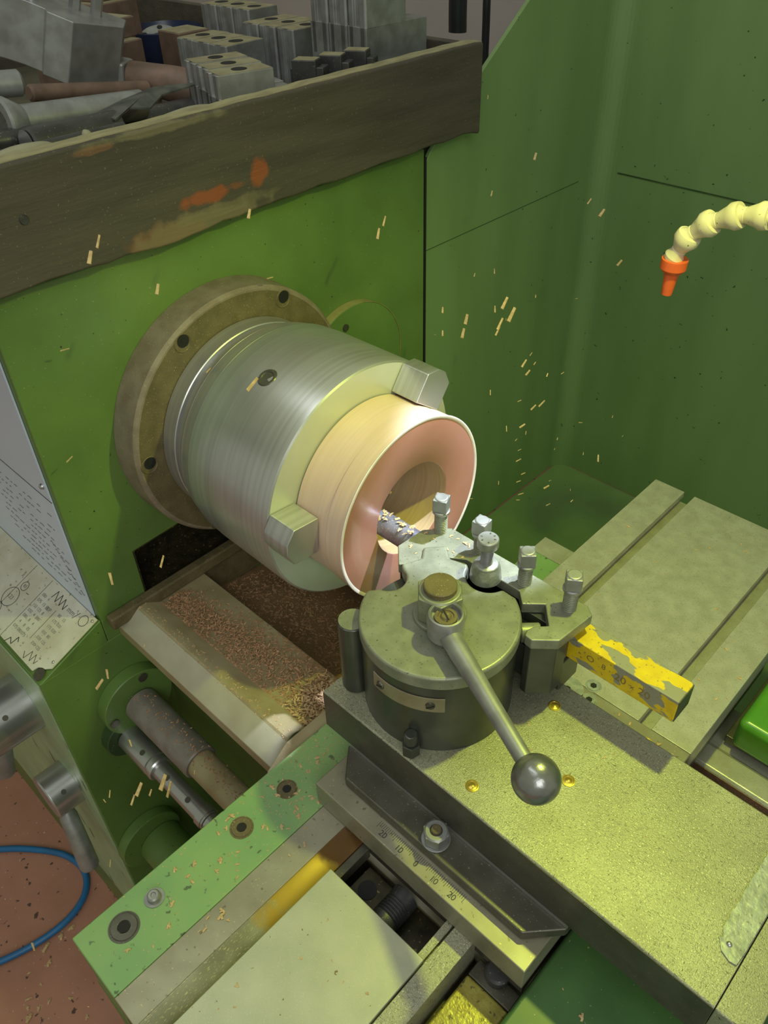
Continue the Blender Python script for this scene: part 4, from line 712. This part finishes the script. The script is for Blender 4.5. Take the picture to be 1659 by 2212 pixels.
# ================================================================ SHAVINGS
def curl(bm, L, W, R, M=None):
    """one curled ribbon chip, centred on the origin along X"""
    n = 5; T = W * .28; rings = []
    k0 = len(bm.verts)
    for i in range(n):
        t = i / (n - 1) - .5; b = R.uniform(-.18, .18) * W; x = t * L; z = (.25 - t * t) * L * .35
        rings.append([bm.verts.new((x, b - W / 2, z)), bm.verts.new((x, b + W / 2, z + R.uniform(-.2, .2) * W)), bm.verts.new((x, b + W / 2, z + T)), bm.verts.new((x, b - W / 2, z + T))])
    for a, b_ in zip(rings, rings[1:]):
        for k in range(4): bm.faces.new((a[k], a[(k + 1) % 4], b_[(k + 1) % 4], b_[k]))
    bm.faces.new(rings[0][::-1]); bm.faces.new(rings[-1])
    vs = [v for r_ in rings for v in r_]
    if M: bmesh.ops.transform(bm, matrix=M, verts=vs)
protos = []
for i in range(5):
    bm = B(); R = random.Random(20 + i); L = R.uniform(.8, 1.2)
    curl(bm, L, .34, R)
    if i > 1: curl(bm, L * .6, .3, R, Matrix.Rotation(R.uniform(.5, 1.6), 4, 'Z') @ Matrix.Translation((.1, .1, .05)))
    if i > 3: curl(bm, L * .6, .3, R, Matrix.Rotation(R.uniform(-1.6, -.5), 4, 'Z') @ Matrix.Translation((-.1, .05, .1)))
    me = bpy.data.meshes.new('shaving'); bmesh.ops.recalc_face_normals(bm, faces=bm.faces); bm.to_mesh(me); bm.free(); me.materials.append(G['chip']); protos.append(me)
flake = []
for i in range(3):
    bm = B(); w_ = (.20, .15, .27)[i]; prism(bm, [(-.5, -w_ / 2), (.46, -w_ / 2 * .9), (.5, w_ / 2 * .6), (-.44, w_ / 2)], 'Z', -.04, .04); me = bpy.data.meshes.new('flying_chip'); bmesh.ops.recalc_face_normals(bm, faces=bm.faces); bm.to_mesh(me); bm.free(); me.materials.append(G['chip']); flake.append(me)
def shaving(mesh, loc, rz, s, label, group, rx=0):
    o = bpy.data.objects.new('wood_shaving', mesh); C.objects.link(o); o.location = loc; o.rotation_euler = (rx, 0, rz); o.scale = (s, s, s)
    o['label'] = label; o['category'] = 'shaving'; o['group'] = group; return o
RS = random.Random(99)
def strew(n, fn, z, smin, smax, label, group, kind=None):
    for _ in range(n):
        x, y = fn(RS); lb2 = label
        if 'saddle wing' in label: lb2 = label + (', beside the compound slide' if y > -.20 else ', near the screw nearest the slide' if y > -.245 else ', near the middle socket screw' if y > -.31 else ', near the oil nipple' if y > -.37 else ', by the large socket screw')
        elif 'T-slotted' in label: lb2 = label + (', on its left strip' if x < .40 else ', right of the second slot' if x > .54 else ', far end of the middle' if y > .2 else ', near end of the middle')
        shaving(RS.choice(protos), (x, y, z), RS.uniform(0, 6.28), RS.uniform(smin, smax) * RS.choice((1, 1, .6)), lb2, group)
strew(62, lambda R: (R.uniform(.306, .362), -0.165 - abs(R.gauss(0, .095)) if R.random() > .15 else R.uniform(-.40, -.17)), ZS, .003, .0055, 'tan shaving lying on the pale green saddle wing', 'shavings on the green saddle wing')
strew(9, lambda R: (R.uniform(.367, .390), R.uniform(-.41, -.22)), ZS, .003, .006, 'tan shaving lying on the ground steel dovetail way', 'shavings on the left dovetail way')
strew(34, lambda R: (R.choice((R.uniform(.362, .395), R.uniform(.413, .525), R.uniform(.413, .525), R.uniform(.545, .576))), R.uniform(.06, .34)), ZT, .002, .0045, 'yellow-lit shaving lying on the T-slotted cross slide table', 'shavings on the slotted table')
strew(10, lambda R: (R.uniform(.50, .57), R.uniform(-.012, .030)), ZT, .003, .006, 'shaving lying between the yellow bar and the compound slide', 'shavings beside the yellow bar')
strew(12, lambda R: (R.uniform(.47, .60), R.uniform(-.15, -.04)), ZC, .0015, .003, 'tiny crumb lying on the scratched compound slide top', 'crumbs on the compound slide')
strew(12, lambda R: (R.uniform(.335, .352), R.uniform(-.16, -.10)), ZC, .002, .004, 'crumb lying at the left end of the compound slide', 'crumbs at the left slide end')
strew(16, lambda R: (R.uniform(.324, .372), R.uniform(-.058, -.014)), ZH, .003, .0055, 'tan shaving lying on the left end of the tool holder', 'shavings on the tool holder')
strew(14, lambda R: (R.uniform(.42, .51), R.uniform(-.38, -.25)), -0.1635, .002, .0035, 'crumb lying on the scratched cover plate', 'crumbs on the cover plate')
strew(20, lambda R: (R.uniform(.60, .70), R.uniform(-.25, -.17)), -0.170, .003, .007, 'tan shaving lying on the dark green wing at the bottom right', 'shavings on the dark green wing')
strew(34, lambda R: (R.uniform(-.30, .06), R.uniform(-.56, -.36)), -1.05, .007, .016, 'pale shaving lying on the red-brown floor', 'shavings on the floor')
strew(10, lambda R: (R.uniform(.63, .70), R.uniform(.12, .25)), -0.150, .003, .005, 'shaving lying on the glossy green casting', 'shavings on the tailstock')
for i in range(22):     # on the round neck of the boring bar
    x = RS.uniform(.262, .318); a = RS.uniform(-.7, .7); shaving(RS.choice(protos), (x, -0.034 + .0115 * sin(a), 0.000 + .0115 * cos(a)), RS.uniform(0, 6.28), RS.uniform(.003, .006), 'tan shaving clinging to the round neck of the boring bar', 'shavings on the boring bar neck', -a)
for i in range(7):
    shaving(RS.choice(protos), (0.262 + RS.uniform(-.012, .01), -0.036 + RS.uniform(-.004, .02), 0.019 + RS.uniform(-.004, .012)), RS.uniform(0, 6.28), RS.uniform(.005, .009), 'loose shaving flying inside the bore of the ring', 'shavings inside the bore', RS.uniform(0, 3))
FLY = [[0.12,-0.0246,0.248,-0.486,0.651,0.5831,0.0094],[0.1,0.1581,0.1855,-0.394,0.7238,0.5665,0.0125],[0.1,0.1488,0.1752,-0.4471,0.6832,0.5773,0.0131],[0.15,-0.1775,0.2778,-0.4987,0.6399,0.5846,0.0107],[0.15,-0.1865,0.2693,-0.5239,0.6174,0.5869,0.0106],[0.05,0.3867,0.2535,-0.486,0.651,0.5831,0.006],[0.1,0.42,0.1894,-0.3533,0.7523,0.5561,0.0107],[0.08,0.3645,0.156,-0.394,0.7238,0.5665,0.0082],[0.2,0.3878,0.1665,-0.072,0.8958,0.4386,0.0093],[0.2,0.4195,0.1448,-0.072,0.8958,0.4386,0.0125],[0.22,0.4439,0.0818,-0.0015,0.9177,0.3973,0.0107],[0.1,-0.1129,0.2055,-0.5239,0.6174,0.5869,0.0102],[0.05,0.0417,0.1494,0.3829,0.9208,0.0741,0.0067],[0.1,0.3528,0.0678,-0.5485,0.5942,0.5882,0.0076],[0.12,0.3317,0.0306,-0.5485,0.5942,0.5882,0.0097],[0.12,0.287,0.0905,-0.3533,0.7523,0.5561,0.005],[0.2,0.2392,0.0969,-0.2139,0.8347,0.5074,0.0163],[0.2,0.2539,0.0778,-0.2139,0.8347,0.5074,0.0199],[0.22,0.2055,0.0917,-0.2139,0.8347,0.5074,0.0157],[0.2,0.23,0.0674,-0.2139,0.8347,0.5074,0.0131],[0.12,0.2747,0.0383,-0.394,0.7238,0.5665,0.0143],[0.12,0.2695,0.0218,-0.394,0.7238,0.5665,0.0137],[0.1,0.2539,0.0517,-0.5239,0.6174,0.5869,0.0085],[0.1,0.2548,0.0208,-0.5485,0.5942,0.5882,0.0079],[0.1,0.241,0.0244,0.5675,0.803,-0.1819,0.0029],[0.2,0.3006,0.0094,-0.072,0.8958,0.4386,0.0057],[0.22,0.2576,0.0226,-0.1146,0.8798,0.4613,0.0115],[0.2,0.3108,-0.0075,-0.072,0.8958,0.4386,0.0051],[0.22,0.2671,0.0064,-0.0296,0.9096,0.4143,0.0089],[0.2,0.2239,-0.0086,-0.5239,0.6174,0.5869,0.0068],[0.25,0.2104,0.0072,0.3259,0.9357,0.1349,0.0052],[0.25,0.2397,-0.0153,0.0681,0.9336,0.3517,0.0094],[0.25,0.2565,-0.0182,0.0681,0.9336,0.3517,0.0116],[0.22,0.2336,-0.0548,-0.5485,0.5942,0.5882,0.0076],[0.25,0.2208,-0.031,0.2021,0.9471,0.2495,0.0087],[0.3,0.262,-0.0251,0.5675,0.803,-0.1819,0.0047],[0.25,0.2299,-0.0453,-0.4207,0.7038,0.5724,0.0047],[0.25,0.2113,-0.0453,0.0681,0.9336,0.3517,0.004],[0.28,0.2506,-0.0506,-0.2842,0.796,0.5344,0.0034],[0.25,0.22,-0.0643,0.3259,0.9357,0.1349,0.0048],[0.25,0.2201,-0.0791,0.2901,0.9417,0.1704,0.0076],[0.3,0.2133,-0.0357,-0.143,0.8681,0.4754,0.0026],[0.3,0.2801,-0.078,-0.4207,0.7038,0.5724,0.0035],[0.26,0.2175,-0.0924,0.3259,0.9357,0.1349,0.0062],[0.26,0.2094,-0.0994,0.3829,0.9208,0.0741,0.0062],[0.28,0.2464,-0.1091,0.3829,0.9208,0.0741,0.0035],[0.28,0.2399,-0.1151,0.2655,0.9445,0.1935,0.0084],[0.22,0.2265,-0.1321,-0.486,0.651,0.5831,0.0051],[0.26,0.2171,-0.1229,0.4046,0.9132,0.0492,0.0077],[0.26,0.2124,-0.1294,0.5675,0.803,-0.1819,0.0049],[0.25,0.1327,-0.0847,0.5675,0.803,-0.1819,0.0039],[0.3,0.2624,-0.1221,-0.5485,0.5942,0.5882,0.0028],[0.3,0.2701,-0.1441,0.1361,0.9434,0.3024,0.0044],[0.28,0.2496,-0.1484,0.3259,0.9357,0.1349,0.0065],[0.3,0.3194,-0.1062,-0.486,0.651,0.5831,0.0095],[0.3,0.3749,-0.1016,0.0681,0.9336,0.3517,0.003],[0.3,0.3373,-0.054,-0.2842,0.796,0.5344,0.0036],[0.28,0.2126,0.0504,-0.2842,0.796,0.5344,0.0044],[0.28,0.2428,0.0394,0.2021,0.9471,0.2495,0.0045],[0.2,0.3881,0.0491,0.3829,0.9208,0.0741,0.0037],[0.15,0.3746,0.0418,-0.4471,0.6832,0.5773,0.0045],[0.12,0.3572,0.0071,-0.486,0.651,0.5831,0.0038],[0.02,-0.1996,0.0396,-0.0015,0.9177,0.3973,0.0083],[0.12,-0.1823,-0.0436,-0.4207,0.7038,0.5724,0.0127],[0.1,-0.2273,-0.0472,0.3999,-0.2081,-0.8927,0.0128],[0.15,-0.2871,-0.1075,-0.143,0.8681,0.4754,0.011],[0.15,-0.2771,-0.1018,0.3441,-0.2714,-0.8988,0.0098],[0.1,-0.2171,-0.153,-0.5485,0.5942,0.5882,0.0032],[0.15,-0.2805,-0.2084,0.4516,-0.1421,-0.8809,0.0082],[0.2,-0.3034,-0.2099,-0.312,0.7791,0.5437,0.0134],[0.2,-0.2945,-0.2266,-0.3533,0.7523,0.5561,0.0068],[0.2,-0.2797,-0.226,-0.3669,0.743,0.5598,0.0162],[0.2,-0.2765,-0.2426,-0.4207,0.7038,0.5724,0.0164],[0.2,-0.3123,-0.2179,-0.3533,0.7523,0.5561,0.0104],[0.2,-0.329,-0.1866,-0.5485,0.5942,0.5882,0.0071],[0.2,-0.3355,-0.1906,0.5786,0.0662,-0.8129,0.0042],[0.2,-0.2461,-0.2471,-0.486,0.651,0.5831,0.0045],[0.15,-0.4476,-0.3932,0.3999,-0.2081,-0.8927,0.0102],[0.2,-0.3549,-0.2811,-0.5485,0.5942,0.5882,0.0071],[0.02,-0.1717,0.1453,0.3829,0.9208,0.0741,0.0084],[0.08,-0.0673,0.1016,-0.0015,0.9177,0.3973,0.0068],[0.2,-0.1025,0.1496,-0.072,0.8958,0.4386,0.0144]]
for x, y, z, vx, vy, vz, L in FLY:
    big = 'long' if L > .0125 else 'short' if L > .007 else 'tiny'
    if z > .23 and y < .2: lb = ' pale chip flying before the stained wooden board'
    elif x < .11 and y > .02: lb = ' pale chip flying before the headstock wall, right of the board stains'
    elif y < -.15 and z < -.25: lb = ' yellow chip flying over the rods below the bed'
    elif y < -.12: lb = ' pale chip flying left of the spindle flange'
    elif z < .0: lb = ' pale chip flying low behind the tool post screws'
    elif x < .17: lb = ' pale chip flying above the round cover'
    elif z > .1: lb = ' pale chip flying high at the guard corner seam'
    else: lb = ' yellow chip flying right of the ring, in the spray'
    o = shaving(RS.choice(flake), (x, y, z), 0, L, big + lb, 'flying chips')
    o.rotation_euler = Vector((vx, vy, vz)).to_track_quat('X', 'Z').to_euler(); o.name = 'flying_chip'
# heaps nobody could count
def heap(name, n, fn, smin, smax, m, label, zf):
    bm = B(); R = random.Random(hash(name) % 1000 if False else len(name))
    for _ in range(n):
        x, y, h = fn(R); s = R.uniform(smin, smax)
        M = Matrix.Translation((x, y, zf(x, y) + h)) @ Euler((R.uniform(-.5, .5), R.uniform(-.5, .5), R.uniform(0, 6.28))).to_matrix().to_4x4() @ Matrix.Diagonal((s, s, s, 1)); curl(bm, 1, .34, R, M)
    o = obj(name, bm, m, None); tag(recenter(o), label, 'shavings', kind='stuff'); return o
def wayz(x, y):
    if y < -0.1765: return -0.187 - (-0.1765 - y) * .77
    if y < -0.168: return -0.187
    if y < -0.149: return -0.187 - (y + .168) * .68
    return -0.200
def f1_(R):
    x = R.uniform(.018, .272) ** 1.0; c = -0.135 + (x - .02) * .10; y = R.gauss(c, .010 + .045 * x); y = min(max(y, -.1495), -.088); return x, y, R.uniform(0, .004) * max(0, 1 - abs(y - c) / .03)
heap('shavings_on_bed', 2300, f1_, .0025, .005, 'chipr', 'drift of pink-brown shavings along the dusty bed way', wayz)
heap('shavings_by_wiper', 420, lambda R: (R.uniform(.235, .287), R.uniform(-.150, -.088), R.uniform(0, .004)), .003, .006, 'chip', 'bright tan shavings piled against the carriage wiper', wayz)
heap('crumbs_on_bed_ridge', 260, lambda R: (R.uniform(.01, .28), R.uniform(-.182, -.166), 0), .0015, .003, 'chip', 'fine tan crumbs along the bed way ridge', wayz)
heap('shavings_on_slope', 1800, lambda R: (lambda x: (x, max(-.084, min(.07, R.gauss(-.03 + x * .1, .035))), 0))(R.uniform(.01, .30)), .003, .005, 'chipr', 'red-brown shavings on the rusty slope under the chuck', lambda x, y: -0.236 - (y + .09) * .2216)
heap('fine_dust_on_saddle', 500, lambda R: (R.uniform(.304, .363), -0.15 - abs(R.gauss(0, .08)), 0), .0008, .0018, 'chip', 'fine yellow crumbs sprinkled over the green saddle wing', lambda x, y: ZS)
heap('crumbs_under_rods', 500, lambda R: (R.uniform(.0, .12), -0.30 + R.uniform(0, .08), 0), .004, .008, 'chipr', 'brown shavings heaped below the lower flange', lambda x, y: -0.70)
bm = B(); box(bm, 0.001, 0.30, -0.32, -0.186, -0.74, -0.70); o = obj('lower_ledge', bm, 'gdark', None, .004); tag(recenter(o), 'dark ledge under the rods at the foot of the gearbox', 'ledge')
# ring bar dust rows on the feed rods
heap('dust_on_feed_rod', 240, lambda R: (R.uniform(.02, .32), R.gauss(-.214, .006), 0), .002, .004, 'chipr', 'brown crumbs lying along the thick feed rod', lambda x, y: -0.325 + sqrt(max(0, (.0215 if x < .145 else .0175) ** 2 - (y + .214) ** 2)))
